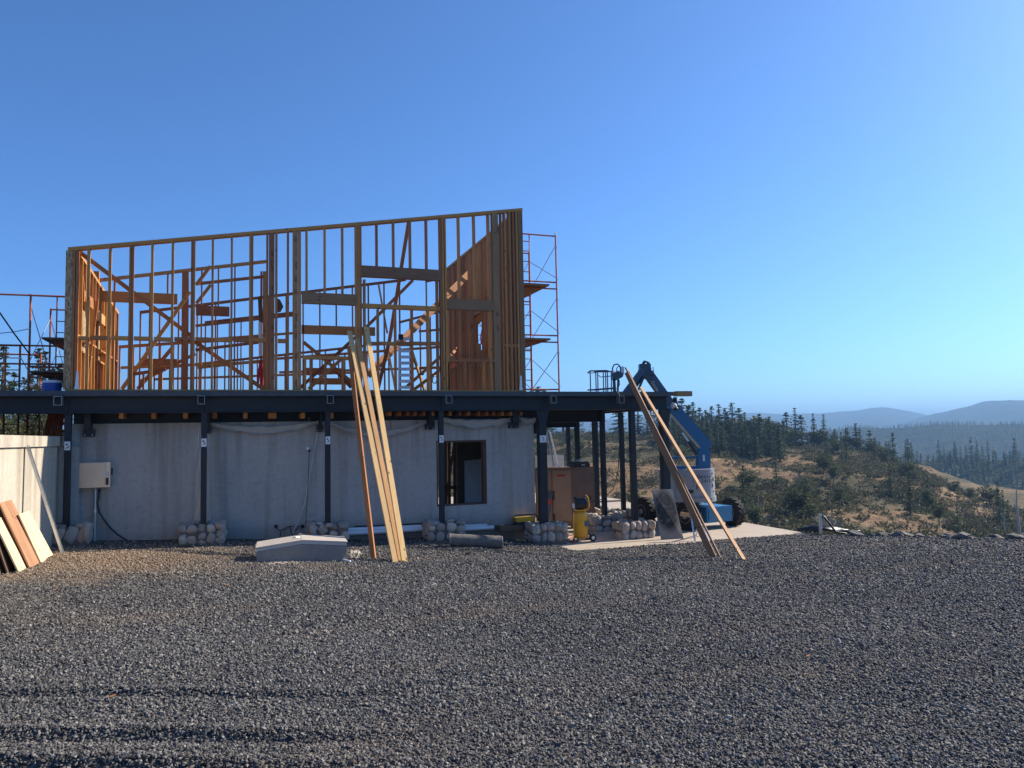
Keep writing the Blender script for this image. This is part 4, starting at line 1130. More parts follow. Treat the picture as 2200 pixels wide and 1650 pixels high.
def pipe(label, p0, p1, y0, y1, r, mat, hollow=True, name='pipe', cat='pipe', grp=None):
    A, B = at_y(*p0, y0), at_y(*p1, y1); m = MB(); m.tube([A, B], r, 14); return tag(m.build(name, mat, smooth=False), label, cat, grp)
pipe('long white pipe lying low along the concrete wall', (746, 1146), (940, 1135), WY - .22, WY - .14, .055, M['pvc'])
pipe('second white pipe resting on top against the wall', (748, 1138), (905, 1131), WY - .1, WY - .1, .045, M['pvc'])
pipe('black pipe on the white pipes by the wall', (762, 1133), (915, 1126), WY - .06, WY - .06, .035, M['black'])
pipe('white pipe end right of the fourth stone pier', (985, 1137), (1060, 1133), WY - .25, WY - .2, .055, M['pvc'])
pipe('thin white pipe behind the pipe end by the window', (985, 1131), (1046, 1128), WY - .1, WY - .1, .035, M['pvc'])
for k in range(26):
    pxx, pyy = random.uniform(1000, 1130), random.uniform(1138, 1150)
    A = on_ground(pxx, pyy); an = random.uniform(-.5, .5); L = random.uniform(.12, .5)
    o = lumber('wood_scrap', A + UP * .03, A + Vector((math.cos(an) * L, math.sin(an) * L * .4, .035)), random.uniform(.02, .06), .025, random.choice([M['fir_grey'], M['fir_red'], M['ply_dark'], M['fir_pale']]), up=(0, 0, 1))
    tag(o, 'small timber scrap in the debris at the foot of the wall below the window', 'scrap', 'timber scraps under the window')
A = at_y(1073, 1141, WY - .45); B = at_y(1113, 1126, WY - .15)
m = MB(); m.box(A.x, B.x, WY - .5, WY - .12, A.z, A.z + .11); tag(m.build('timber_offcut', M['ply_dark']), 'dark square timber offcut beside the yellow generator', 'timber')

# ---- generator
A = at_y(1125, 1140, -.05 + .45)
gn = thing('generator', 'yellow and black generator in a black tube frame beside the stone pier', 'generator', A)
x0, y0, z0 = A.x - .35, .3, A.z
m = MB(); m.box(x0 + .12, x0 + .62, y0, y0 + .35, z0 + .24, z0 + .34); m.build('fuel_tank', M['genyellow'], gn)
m = MB(); m.box(x0 + .14, x0 + .60, y0 + .02, y0 + .33, z0 + .04, z0 + .235); m.build('engine', M['blackplastic'], gn)
m = MB(); m.box(x0 + .36, x0 + .42, y0 - .02, y0 + .018, z0 + .06, z0 + .3); m.build('panel', M['genyellow'], gn)
m = MB()
for yy in (y0 - .03, y0 + .39):
    m.tube([(x0, yy, z0 + .02), (x0 + .04, yy, z0 + .38), (x0 + .1, yy, z0 + .42), (x0 + .62, yy, z0 + .42), (x0 + .7, yy, z0 + .36), (x0 + .72, yy, z0 + .02)], .014, 8)
m.build('frame', M['black'], gn)
m = MB(); m.tube([(x0 - .02, y0 - .06, z0 + .12), (x0 - .14, y0 - .1, z0 + .16), (x0 - .26, y0 - .12, z0 + .1), (x0 - .34, y0 - .1, z0 + .03)], .018, 8); tag(m.build('black_hose', M['blackplastic'], smooth=True), 'black hose end running left from the generator', 'hose')

# ---- tool cabinet, case, compressor
A = at_z(1183, 1117, SLABZ + .12); B = at_z(1233, 1127, SLABZ + .12)
e1 = Vector((1, -.18, 0)).normalized(); e2 = Vector((.18, 1, 0)).normalized()
c0 = at_z(1232, 1128, SLABZ + .1); zc = SLABZ
topz = at_d(1232, 1004, (c0 - CAM).dot(FW0)).z
tc = thing('tool_cabinet', 'brown steel jobsite tool cabinet standing on the patio', 'cabinet', (c0.x, c0.y, zc))
Hh = topz - zc
wl = .92; wr = .80
eL = Vector((-.78, .62, 0)).normalized(); eR = Vector((1, .0, 0)).normalized()
P = [c0, c0 + eR * .72, c0 + eR * .72 + eL * 1.15, c0 + eL * 1.15]
P = [Vector((p.x, p.y, zc + .12)) for p in P]
m = MB(); m.prism(P, (0, 0, Hh - .12)); m.build('body', M['brown'], tc)
nL = Vector((-eL.y, eL.x, 0)); nL = nL if nL.y < 0 else -nL
for k, (f0, f1) in enumerate(((.04, .60), (.64, 1.11))):
    m = MB(); q0, q1 = c0 + eL * f0 + nL * .002, c0 + eL * f1 + nL * .002
    m.prism([(q0.x, q0.y, zc + .22), (q1.x, q1.y, zc + .22), (q1.x, q1.y, topz - .09), (q0.x, q0.y, topz - .09)], nL * .018); dd = m.build('door', M['brown2'], tc)
    m = MB(); q = c0 + eL * ((f0 + f1) / 2 + .02) + nL * .0225; m.obox((q.x, q.y, topz - .24), eL, UP, nL, .12 if k == 0 else .1, .032, .002); m.build('badge', M['redlabel'], dd)
    if k == 0:
        for zz in (zc + .98, zc + .30):
            m = MB(); q = c0 + eL * .58 + nL * .0225; m.obox((q.x, q.y, zz), eL, UP, nL, .03, .13, .002); m.build('hinge', M['black'], dd)
m = MB(); q = c0 + eR * .36 + Vector((0, -.001, 0)); m.box(c0.x + .14, c0.x + .60, c0.y - .012, c0.y - .0005, zc + .82, zc + .93); m.build('handle_recess', M['ply_dark'], tc)
m = MB()
for f in (.08, 1.0): 
    q = c0 + eL * f + eR * .08; m.box(q.x - .04, q.x + .04, q.y - .04, q.y + .1, zc + .002, zc + .119)
    q = c0 + eL * f + eR * .62; m.box(q.x - .04, q.x + .04, q.y - .04, q.y + .1, zc + .002, zc + .119)
m.build('skid', M['brown'], tc)
cc = c0 + eR * .38 + eL * .12
cs = thing('tool_case', 'black plastic tool case lying on top of the brown cabinet', 'case', (cc.x, cc.y, topz))
m = MB(); m.box(cc.x - .26, cc.x + .26, cc.y - .17, cc.y + .17, topz + .002, topz + .10); m.build('base', M['blackplastic'], cs)
m = MB(); m.prism([(cc.x - .25, cc.y - .165, topz + .102), (cc.x + .25, cc.y - .165, topz + .102), (cc.x + .22, cc.y - .165, topz + .165), (cc.x - .2, cc.y - .165, topz + .165)], (0, .33, 0)); m.build('lid', M['blackplastic'], cs)
m = MB(); m.box(cc.x - .02, cc.x + .10, cc.y - .174, cc.y - .1705, topz + .05, topz + .075); m.build('label_plate', M['white'], cs)
m = MB(); m.tube([(cc.x - .1, cc.y, topz + .16), (cc.x - .08, cc.y, topz + .21), (cc.x - .02, cc.y, topz + .22), (cc.x, cc.y, topz + .16)], .012, 6); m.build('handle', M['alu'], cs)

A = at_z(1248, 1163, SLABZ)
cp = thing('air_compressor', 'yellow upright air compressor with a black motor and two wheels', 'compressor', A)
ax, ay, az = A.x, A.y, SLABZ
m = MB(); m.lathe((ax, ay, az + .07), (0, 0, 1), [(.06, 0), (.14, .015), (.185, .06), (.19, .11), (.19, .60), (.182, .66), (.13, .71), (.06, .725)], 28); m.build('tank', M['yellow'], cp, smooth=True)
m = MB(); m.box(ax - .13, ax + .13, ay - .12, ay + .12, az + .796, az + .82); m.tube([(ax + .13, ay, az + .8), (ax + .22, ay, az + .81), (ax + .27, ay, az + .88), (ax + .24, ay, az + 1.12), (ax + .17, ay, az + 1.19)], .016, 8); m.build('handle', M['yellow'], cp)
m = MB(); m.lathe((ax - .18, ay, az + .99), (1, 0, 0), [(.10, 0), (.155, .02), (.165, .06), (.165, .24), (.15, .32), (.10, .37)], 20); mo = m.build('motor_cover', M['blackplastic'], cp, smooth=True)
m = MB()
for k in range(6): m.lathe((ax - .13 + k * .045, ay, az + .99), (1, 0, 0), [(.169, 0), (.169, .012)], 20)
m.build('cooling_fins', M['black'], mo)
m = MB(); m.box(ax + .03, ax + .15, ay - .200, ay - .17, az + .40, az + .54); m.build('data_plate', M['liftdark'], cp)
m = MB(); m.box(ax - .21, ax - .195, ay - .1, ay + .03, az + .87, az + .99); m.build('sticker', M['white'], cp)
for s_ in (-1, 1):
    m = MB(); m.lathe((ax + .27, ay + .16 * s_ - .02, az + .095), (0, 1, 0), [(.02, -.005), (.06, -.003), (.095, 0), (.095, .045), (.06, .048)], 18); w = m.build('wheel', M['rubber'], cp)
    m = MB(); m.lathe((ax + .27, ay + .16 * s_ - .026, az + .095), (0, 1, 0), [(.045, 0), (.045, .003)], 12); m.build('hub', M['alu'], w)
    m = MB(); m.tube([(ax - .12, ay + .1 * s_, az + .12), (ax - .17, ay + .12 * s_, az + .0)], .02, 8); m.build('foot', M['blackplastic'], cp)
m = MB(); m.tube([(ax + .1, ay, az + .11), (ax + .27, ay, az + .095)], .015, 6); m.build('axle', M['black'], cp)
# air hose hung from the deck down to the compressor
P = [at_y(1320, 838, -.2), at_y(1330, 846, -.24), at_y(1332, 870, -.22), at_y(1331, 960, -.2), at_y(1328, 1010, -.15), at_y(1318, 1050, 0), at_y(1296, 1072, .1), at_y(1270, 1078, -.3)]
m = MB(); m.tube(P, .012, 6); tag(m.build('air_hose', M['black'], smooth=True), 'thin dark air hose hanging from the deck edge to the compressor', 'hose')
P = [at_z(*q, SLABZ + .02) for q in ((1215, 1146), (1225, 1150), (1238, 1148), (1228, 1156), (1214, 1160), (1236, 1166))]
m = MB(); m.tube(P, .014, 6); tag(m.build('red_hose', M['redlabel'], smooth=True), 'red hose on the slab beside the compressor', 'hose')

# ---- cement sheet leaning by the porch post and the sawhorse
A, B = at_z(1420, 1159, SLABZ), at_z(1468, 1157, SLABZ)
C, D = at_y(1400, 1052, B.y + .45), at_y(1444, 1051, B.y + .45)
leaning_sheet('cement_board', 'grey stained cement sheet leaning against a low stone pier', 'sheet', A, B, C, D, .014, M['cement_sheet'])
sh = thing('sawhorse', 'pale folding sawhorse beside the leaning cement sheet', 'sawhorse', at_z(1485, 1150, SLABZ))
T0, T1 = at_d(1462, 1104, 19.6), at_d(1506, 1111, 19.6)
lumber('top_rail', T0, T1, .06, .1, M['fir_pale'], sh, up=(0, 0, 1))
for q0, q1, mt in (((1485, 1110), (1493, 1162), 'alu'), ((1500, 1112), (1496, 1150), 'alu'), ((1505, 1112), (1524, 1163), 'alu'), ((1500, 1111), (1512, 1150), 'alu')):
    P0 = at_d(*q0, 19.6); P1 = at_z(*q1, SLABZ)
    m = MB(); m.bar(P0, P1, .04, .03); m.build('leg', M[mt], sh)
m = MB(); m.tube([at_d(1494, 1138, 19.1), at_d(1515, 1140, 19.1)], .012, 6); m.build('stretcher', M['alu'], sh)

# ---- blue cooler on the deck
c = at_y(112, 838, .35)
wc = thing('water_cooler', 'blue drink cooler with a white lid standing on the deck', 'cooler', (c.x, .35, DECK))
m = MB(); m.lathe((c.x, .35, DECK + .003), (0, 0, 1), [(.165, 0), (.172, .02), (.185, .17), (.185, .185)], 24); m.build('body', M['coolerblue'], wc, smooth=False)
m = MB(); m.lathe((c.x, .35, DECK + .19), (0, 0, 1), [(.192, 0), (.192, .035), (.17, .055), (.05, .06)], 24); m.build('lid', M['white'], wc)
for s_ in (-1, 1):
    m = MB(); m.tube([(c.x + s_ * .18, .33, DECK + .17), (c.x + s_ * .215, .32, DECK + .16), (c.x + s_ * .215, .32, DECK + .11), (c.x + s_ * .18, .33, DECK + .1)], .012, 6); m.build('handle', M['white'], wc)
m = MB(); m.tube([(fx0 - .02, -.06, DECK + .03), (fx0 + .06, -.1, DECK + .06), (fx0 + .14, -.08, DECK + .02)], .012, 6); tag(m.build('rope_end', M['fir_grey']), 'short rope end at the left foot of the front wall', 'rope')

# ---- things inside the upper frame
ld = thing('step_ladder', 'aluminium step ladder standing inside the frame', 'ladder', at_y(872, 838, 2.2))
for a0, a1 in (((858, 714), (857, 838)), ((884, 716), (888, 838))):
    m = MB(); m.bar(at_y(*a0, 2.2), at_y(a1[0], a1[1], 1.9), .03, .07, up=(0, 1, 0)); m.build('rail', M['alu'], ld)
for k in range(9):
    t = k / 8; yy = 2.2 - .3 * t
    m = MB(); m.bar(at_y(859 - t, 728 + 104 * t, yy), at_y(884 + 3 * t, 728 + 104 * t, yy), .03, .08); m.build('rung', M['alu'], ld)
m = MB(); m.bar(at_y(884, 752, 2.2), at_y(912, 838, 2.9), .05, .09); m.build('rear_leg', M['amber'], ld)
m = MB(); m.obox(at_y(861, 724, 2.15), (1, 0, 0), (0, 1, 0), (0, 0, 1), .06, .05, .07); m.build('top_cap', M['black'], ld)
def straps(name, label, px, y0, y1, yy, n, mat):
    m = MB()
    for k in range(n):
        a = px + (k - n / 2) * 2.4; m.tube([at_y(px + (k - n / 2) * .7, y0, yy), at_y(a + random.uniform(-1, 1), (y0 + y1) / 2, yy), at_y(a + random.uniform(-2, 2), y1 - random.uniform(0, 10), yy)], .016, 5)
    return tag(m.build(name, mat), label, 'harness')
straps('harness', 'red webbing harness hanging on an inner stud', 561, 775, 838, .6, 6, M['red'])
straps('harness', 'red webbing hanging against the tall right wall', 1038, 705, 742, 4.0, 5, M['red'])
m = MB(); P = [at_y(*q, .9) for q in ((555, 692), (562, 692), (563, 764), (556, 766))]; m.prism(P, (0, .01, 0)); tag(m.build('house_wrap_strip', M['white']), 'white paper strip hanging beside the laminated studs', 'paper')
m = MB(); P = [at_y(*q, 1.2) for q in ((594, 640), (602, 644), (609, 659), (603, 670), (594, 672))]; m.prism(P, (0, .02, 0)); P = [at_y(*q, 1.2) for q in ((554, 638), (562, 634), (566, 690), (560, 700), (556, 690))]; m.prism(P, (0, .02, 0)); tag(m.build('felt_scrap', M['ply_dark']), 'dark scrap of felt hooked behind the laminated stud', 'felt scrap')
hm = thing('coiled_cord', 'black coiled power cord hanging on a stud by the ladder', 'cord', at_y(934, 820, 2.0))
m = MB(); c = at_y(934, 815, 2.0)
m.tube([c + Vector((.06 * math.cos(k * .5) * (1 + .2 * math.sin(k)), .02 * math.sin(k), .11 * math.sin(k * .5))) for k in range(40)], .012, 5); m.build('coil', M['blackplastic'], hm)
m = MB(); m.obox(at_y(904, 804, 2.0), (1, 0, 0), (0, 1, 0), (0, 0, 1), .08, .04, .02); tag(m.build('power_tool', M['blackplastic']), 'small black tool resting on a rail near the ladder', 'tool')

# ---- scaffolds
def scaffold(name, label, x0, x1, ys, z0, lifts, lift_h, planks, ladder=.32, grp=None, flip=False):
    s = thing(name, label, 'scaffold', (x0, ys[0], z0))
    for y in ys:
        for k in range(lifts):
            b = z0 + k * lift_h
            m = MB()
            m.tube([(x0, y, b), (x0, y, b + lift_h)], .024, 8); m.tube([(x1, y, b), (x1, y, b + lift_h)], .024, 8)
            m.tube([(x0, y, b + lift_h - .03), (x1, y, b + lift_h - .03)], .022, 8); m.tube([(x0, y, b + .16), (x1, y, b + .16)], .022, 8)
            xl = x0 + ladder if not flip else x1 - ladder
            m.tube([(xl, y, b + .16), (xl, y, b + lift_h - .03)], .016, 6)
            fr_ = m.build('frame', M['orange'], s)
            for q in (.42, .72, 1.02, 1.30):
                if q < lift_h - .1:
                    m = MB(); m.tube([(x0 if not flip else x1, y, b + q), (xl, y, b + q)], .013, 6); m.build('rung', M['orange'], fr_)
            for q in (.25, lift_h - .35):
                m = MB(); m.obox((x1, y - .028, b + q), (1, 0, 0), (0, 1, 0), (0, 0, 1), .02, .012, .022); m.build('brace_lock', M['galv'], fr_)
    for k in range(lifts):
        b = z0 + k * lift_h
        for ya, yb in zip(ys[:-1], ys[1:]):
            for xx in (x0, x1):
                for q0, q1 in ((.3, lift_h - .3), (lift_h - .3, .3)):
                    m = MB(); m.tube([(xx, ya + .03, b + q0), (xx, yb - .03, b + q1)], .011, 6); m.build('cross_brace', M['galv'], s)
    for lv, f0, f1 in planks:
        b = z0 + lv * lift_h; n = 4
        for q in range(n):
            xa = x0 + (x1 - x0) * (f0 + (f1 - f0) * (q + .5) / n)
            lumber('plank', (xa, ys[0] - .25, b + .025), (xa, ys[-1] + .25, b + .025), (x1 - x0) * (f1 - f0) / n * .94, .045, M['plank'], s, up=(0, 0, 1))
    return s
ysf = 1.55
xo, xi = at_y(1198, 700, ysf).x, at_y(1198, 700, ysf).x - 1.16
lh = (at_y(1195, 506, ysf).z - at_y(1195, 740, ysf).z) / 2
zb = at_y(1195, 740, ysf).z - lh
sr_ = scaffold('scaffold_tower', 'orange scaffold tower behind the tall right wall', xi, xo, (ysf, ysf + 2.1, ysf + 4.2), DECK + .005, 3, (at_y(1195, 506, ysf).z - DECK) / 3, ((1, -.2, .72), (2, -.2, .72)), .34)
m = MB(); ztp = at_y(1195, 506, ysf).z; m.tube([(xo, ysf, ztp), (xo, ysf, ztp + .09)], .02, 8); m.build('coupling_pin', M['galv'], sr_)
# left scaffold on the bank
yl = 3.2
xa, xb = at_y(58, 760, yl).x - .3, at_y(136, 760, yl).x + .25
scaffold('scaffold_tower', 'rusty orange scaffold left of the house on the earth bank', at_y(63, 760, yl).x, at_y(150, 760, yl).x, (yl, yl + 2.1, yl + 4.2), 2.25, 2, (at_y(66, 632, yl).z - 2.25) / 2, ((1.0, .05, 1.05), (1.42, .35, 1.05)), .3, flip=True)
scaffold('scaffold_tower', 'rusty orange scaffold cut off by the left edge of the picture', at_y(-60, 760, yl).x, at_y(43, 760, yl + .6).x, (yl + .6, yl + 2.7), 2.25, 2, (at_y(43, 740, yl + .6).z - 2.25) / 2, ((1.0, .3, 1.2),), .3, flip=True)
m = MB(); m.tube([at_y(-5, 632, yl), at_y(140, 637, yl)], .022, 8); tag(m.build('guard_rail', M['orange']), 'long orange tube rail at the top of the left scaffold', 'rail')
for q, (p0, p1, lab) in enumerate((((-5, 741), (138, 744), 'orange tube rail in the middle of the left scaffold'), ((-5, 781), (138, 783), 'lowest orange tube rail of the left scaffold'))):
    m = MB(); m.tube([at_y(*p0, yl - .05), at_y(*p1, yl - .05)], .022, 8); tag(m.build('guard_rail', M['orange']), lab, 'rail')
for k in range(7):
    P0, P1 = at_y(93 + k * 6, 940, 1.7), at_y(106 + k * 5, 889, 1.9)
    m = MB(); m.tube([P0, P1], .026, 8)
    for t in (.25, .55, .85): m.tube([P0 + (P1 - P0) * t, P0 + (P1 - P0) * t + Vector((.0, .5, .02))], .018, 6)
    tag(m.build('scaffold_section', M['orange']), 'loose scaffold frame in the stack behind the retaining wall', 'scaffold frame', 'stacked scaffold frames')
m = MB(); m.tube([at_y(-10, 658, 1.0), at_y(30, 716, 1.4), at_y(66, 764, 1.8)], .016, 6); tag(m.build('overhead_cable', M['black']), 'black cable slanting down to the left scaffold', 'cable')
m = MB(); m.tube([at_y(-10, 717, 2.2), at_y(30, 713, 2.4), at_y(65, 706, 2.6)], .012, 6); tag(m.build('overhead_cable', M['alu']), 'thin pale rope stretched to the left scaffold', 'rope')

# ---- boom lift
LB, LL_ = (RT0 * -.5 + FW0 * .866), (RT0 * .866 + FW0 * .5)
W1 = at_z(1466, 1134, SLABZ); W1 = cf(4.95, 21.4, SLABZ)
lift = thing('boom_lift', 'blue and grey articulated boom lift parked beside the porch', 'boom lift', W1 + LL_ * .8 + LB * .95)
def wheel(c, r=.40, w=.30):
    m = MB(); ax_ = LL_
    m.lathe(c - ax_ * w / 2, ax_, [(r * .55, 0), (r * .9, .01), (r * .97, .05), (r * .97, w - .05), (r * .9, w - .01), (r * .55, w)], 32); o = m.build('wheel', M['rubber'], lift)
    m = MB()
    for k in range(18):
        an = 2 * math.pi * k / 18; rd = UP * math.cos(an) + LB * math.sin(an); tg_ = UP * -math.sin(an) + LB * math.cos(an)
        for s_ in (-1, 1):
            m.obox(c + rd * (r * .985) + ax_ * s_ * w * .25 + tg_ * (.03 * s_), (ax_ + tg_ * .45 * s_), tg_, rd, w * .24, .026, .022)
    m.build('tread', M['rubber'], o)
    m = MB(); 
    for s_ in (-1, 1): m.lathe(c + ax_ * s_ * (w / 2 - .03), ax_ * s_, [(r * .54, 0), (r * .5, .035), (r * .36, .01), (r * .2, .015), (r * .18, .07), (r * .1, .08)], 20)
    m.build('rim', M['rim'], o)
TR, WB = 1.72, 1.9
for a_, b_ in ((0, 0), (1, 0), (0, 1), (1, 1)): wheel(W1 + LL_ * TR * a_ + LB * WB * b_ + UP * .40)
cc = W1 + LL_ * TR / 2 + LB * WB / 2 + UP * .42
m = MB(); m.obox(cc - LB * .05, LL_, LB, UP, TR / 2 - .36, WB / 2 + .30, .22); ch = m.build('chassis', M['liftblue'], lift)
m = MB(); m.obox(cc - LB * (WB / 2 + .365) - UP * .0, LL_, LB, UP, TR / 2 - .42, .012, .17); m.build('front_plate', M['liftblue'], ch)
m = MB(); m.lathe(cc + UP * .22, UP, [(.45, 0), (.45, .12), (.38, .16)], 24); m.build('slew_ring', M['liftdark'], lift)
# turret covers: plan outline with a rounded tail
TA, TBk = (RT0 * .97 - FW0 * .24).normalized(), (RT0 * .24 + FW0 * .97).normalized()
tz0, tz1 = SLABZ + .80, at_d(1500, 1009, 21.2).z
tc0 = cf(5.05, 21.9, 0)
def turret(z0, z1, grow, nm, mat):
    pts = []
    xl, xr, hb = -.78 - grow, .78 + grow, .62 + grow
    R_ = .5
    outl = [(xl, -hb), (xr - R_, -hb)] + [(xr - R_ + R_ * math.sin(t), -hb + R_ - R_ * math.cos(t)) for t in np.linspace(.15, math.pi / 2, 7)] + [(xr, hb - R_)] + [(xr - R_ + R_ * math.cos(t), hb - R_ + R_ * math.sin(t)) for t in np.linspace(.2, math.pi / 2, 6)] + [(xl, hb)]
    P = [Vector((tc0.x, tc0.y, z0)) + TA * a_ + TBk * b_ for a_, b_ in outl]
    m = MB(); m.prism(P, (0, 0, z1 - z0)); return m.build(nm, mat, lift)
tb = turret(tz0 + .13, tz1, 0, 'turret_cover', M['liftgrey'])
turret(tz0, tz0 + .128, .03, 'counterweight', M['liftgrey'])
nF = -TBk
def on_cover(a_, z, t=.003): return Vector((tc0.x, tc0.y, z)) + TA * a_ + nF * (.62 + t)
for a_, z, w, h in ((-.30, tz1 - .02 - (tz1 - tz0) * .45, .006, (tz1 - tz0) * .4), (.18, tz1 - .35, .006, .3), (.28, tz1 - .45, .025, .22)):
    m = MB(); m.obox(on_cover(a_, z, .002), TA, UP, nF, w / 2 + .003, h / 2, .002); m.build('panel_gap', M['black'], tb)
m = MB(); m.obox(on_cover(.0, tz0 + .3, .002), TA, UP, nF, .18, .05, .003); m.build('vent', M['black'], tb)
m = MB(); m.obox(on_cover(-.12, tz0 + .62, .002), TA, UP, nF, .08, .07, .003); m.build('sticker', M['amber'], tb)
def curved(a_, zz): return Vector((tc0.x, tc0.y, zz)) + TA * (.28 + .5 * math.sin(a_)) + TBk * (-.12 - .5 * math.cos(a_)) + (TA * math.sin(a_) - TBk * math.cos(a_)) * .006
for s_, zz, sz in (('Genie', tz1 - .20, .15), ('Z-34/22', tz1 - .33, .13)):
    for k, chh in enumerate(s_):
        an = .22 + (k - (len(s_) - 1) / 2) * sz * .62 / .5 + .25; p = curved(an, zz)
        text_mesh('lettering', chh, sz, p, (TA * math.cos(an) + TBk * math.sin(an)), UP, M['print'], tb)
for k in range(5):
    an = 1.05; p = curved(an + .1 * (k % 2), tz1 - .12 - k * .17); m = MB(); m.obox(p, (TA * math.cos(an) + TBk * math.sin(an)), UP, (TA * math.sin(an) - TBk * math.cos(an)), .02, .05 if k in (1, 2) else .02, .003); m.build('decal', M['print'], tb)
# riser and booms
ZB = 21.9
rb = at_d(1511, 1010, ZB); rt = at_d(1511, 962, ZB)
m = MB()
for s_ in (-1, 1): m.prism([at_d(1497, 1010, ZB) + FW0 * .16 * s_, at_d(1524, 1010, ZB) + FW0 * .16 * s_, at_d(1523, 968, ZB) + FW0 * .16 * s_, at_d(1514, 958, ZB) + FW0 * .16 * s_, at_d(1500, 964, ZB) + FW0 * .16 * s_], FW0 * .03)
m.obox(at_d(1517, 1000, ZB), RT0, FW0, UP, .09, .15, .12); m.build('riser', M['liftblue'], lift)
m = MB(); m.obox(at_d(1512, 984, ZB - .2), RT0, FW0, UP, .03, .005, .09); m.build('warning_plate', M['white'], lift)
m = MB(); m.bar(at_d(1432, 984, ZB - .1), at_d(1498, 982, ZB - .1), .10, .06); m.bar(at_d(1436, 1004, ZB - .1), at_d(1498, 1004, ZB - .1), .16, .08); m.bar(at_d(1440, 984, ZB - .1), at_d(1442, 1004, ZB - .1), .08, .08); m.build('hood_rail', M['liftblue'], lift)
def boom(p0, p1, z0, z1, h, w, nm, mat):
    A, B = at_d(*p0, z0), at_d(*p1, z1); m = MB(); m.bar(A, B, w, h, up=RT0.cross((B - A).normalized()) if False else (0, 0, 1)); return m.build(nm, mat, lift)
b1 = boom((1519, 962), (1437, 868), ZB, ZB - .15, .34, .26, 'lower_boom', M['liftblue'])
b2 = boom((1443, 874), (1391, 801), ZB - .14, ZB - .2, .27, .2, 'boom_extension', M['liftdark'])  # upper boom's shade is put into its darker blue
A, B = at_d(1437, 872, ZB - .15), at_d(1391, 801, ZB - .2); dn = (B - A).normalized(); 
tdir = (A - B).normalized(); nrm_ = -FW0; ydir = nrm_.cross(tdir) if nrm_.cross(tdir).z > 0 else tdir.cross(nrm_)
ctr = at_d(1405, 830, ZB - .2) - FW0 * .135
ydir = (-nrm_.cross(tdir)); ydir = ydir if tdir.cross(ydir).dot(nrm_) > 0 else -ydir
text_mesh('boom_lettering', 'Genie', .14, ctr, tdir, ydir, M['white'], b2)
m = MB(); m.tube([at_d(1466, 930, ZB - .28), at_d(1482, 952, ZB - .28)], .028, 10); m.build('cylinder_rod', M['alu'], b1)
m = MB(); m.tube([at_d(1479, 948, ZB - .28), at_d(1497, 976, ZB - .28)], .05, 10); m.build('lift_cylinder', M['blackplastic'], b1)
m = MB(); m.obox(at_d(1385, 792, ZB - .2), RT0, FW0, UP, .16, .14, .13); m.prism([at_d(*q, ZB - .36) for q in ((1372, 800), (1378, 784), (1392, 784), (1402, 806), (1392, 815))], FW0 * .3); kn = m.build('knuckle', M['liftdark'], lift)
m = MB()
for k in range(4): m.tube([at_d(1378 + k, 786, ZB - .3 + k * .06), at_d(1383 + k, 777 - k * .5, ZB - .3 + k * .06), at_d(1391 + k, 779, ZB - .3 + k * .06), at_d(1394 + k, 790, ZB - .25 + k * .05)], .026, 8)
m.tube([at_d(1394, 796, ZB - .38), at_d(1403, 789, ZB - .38), at_d(1405, 806, ZB - .38), at_d(1396, 806, ZB - .38)], .014, 6); m.build('hose_bundle', M['blackplastic'], kn)
boom((1382, 793), (1342, 846), ZB - .35, ZB - .45, .16, .1, 'jib', M['liftdark']); boom((1388, 797), (1352, 848), ZB - .05, ZB - .15, .1, .08, 'jib', M['liftdark'])
m = MB(); m.tube([at_d(1375, 801, ZB - .3), at_d(1351, 836, ZB - .35)], .035, 8); m.build('jib_cylinder', M['alu'], lift)
m = MB(); m.bar(at_d(1384, 808, ZB - .25), at_d(1366, 850, ZB - .3), .07, .05); m.build('jib_link', M['liftdark'], lift)
# basket
bk = MB(); ZK = 21.3
ct = {}
def bp(px, py, dz=0): return at_d(px, py, ZK + dz)
for dz in (0, .75):
    ox_ = 12 if dz else 0
    bk.tube([bp(1263 + ox_, 801, dz), bp(1268 + ox_, 797 + (2 if dz else 0), dz), bp(1302 + ox_, 796 + (2 if dz else 0), dz), bp(1314 + ox_, 799, dz)], .02, 8)
    bk.tube([bp(1263 + ox_, 838, dz), bp(1314 + ox_, 834, dz)], .02, 8); bk.tube([bp(1264 + ox_, 846, dz), bp(1318 + ox_, 846, dz)], .03, 8)
    for px_ in (1268, 1284, 1301, 1305): bk.tube([bp(px_ + ox_, 799, dz), bp(px_ + ox_ + 1, 846, dz)], .017, 8)
for px_, py_ in ((1263, 801), (1314, 799), (1263, 838), (1314, 834)): bk.tube([bp(px_, py_, 0), bp(px_ + 12, py_, .75)], .018, 8)
bk.tube([bp(1286, 806, .3), bp(1290, 810, .3), bp(1312, 808, .3)], .014, 6)
bkt = bk.build('basket', M['liftdark'], lift)
m = MB(); m.tube([bp(1316, 808, .1), bp(1316, 791, .1), bp(1319, 784, .1), bp(1325, 782, .1), bp(1331, 785, .1), bp(1333, 792, .1), bp(1333, 806, .1)], .02, 8)
m.tube([bp(1325, 800, .25), bp(1325, 791, .25), bp(1329, 787, .25), bp(1334, 789, .25)], .015, 6); m.build('guard_hoop', M['liftdark'], bkt)
m = MB(); m.prism([bp(1316, 803, 0), bp(1328, 796, 0), bp(1340, 804, 0), bp(1338, 810, 0), bp(1326, 816, 0), bp(1317, 814, 0)], FW0 * .35); m.build('control_box', M['liftdark'], bkt)
m = MB(); m.prism([bp(1336, 787, .05), bp(1341, 788, .05), bp(1341, 803, .05), bp(1336, 800, .05)], FW0 * .2); m.build('control_panel', M['alu'], bkt)
m = MB(); m.bar(bp(1319, 814, .15), bp(1321, 848, .15), .06, .08); m.bar(bp(1328, 815, .2), bp(1327, 848, .2), .05, .05); m.build('support', M['liftdark'], bkt)
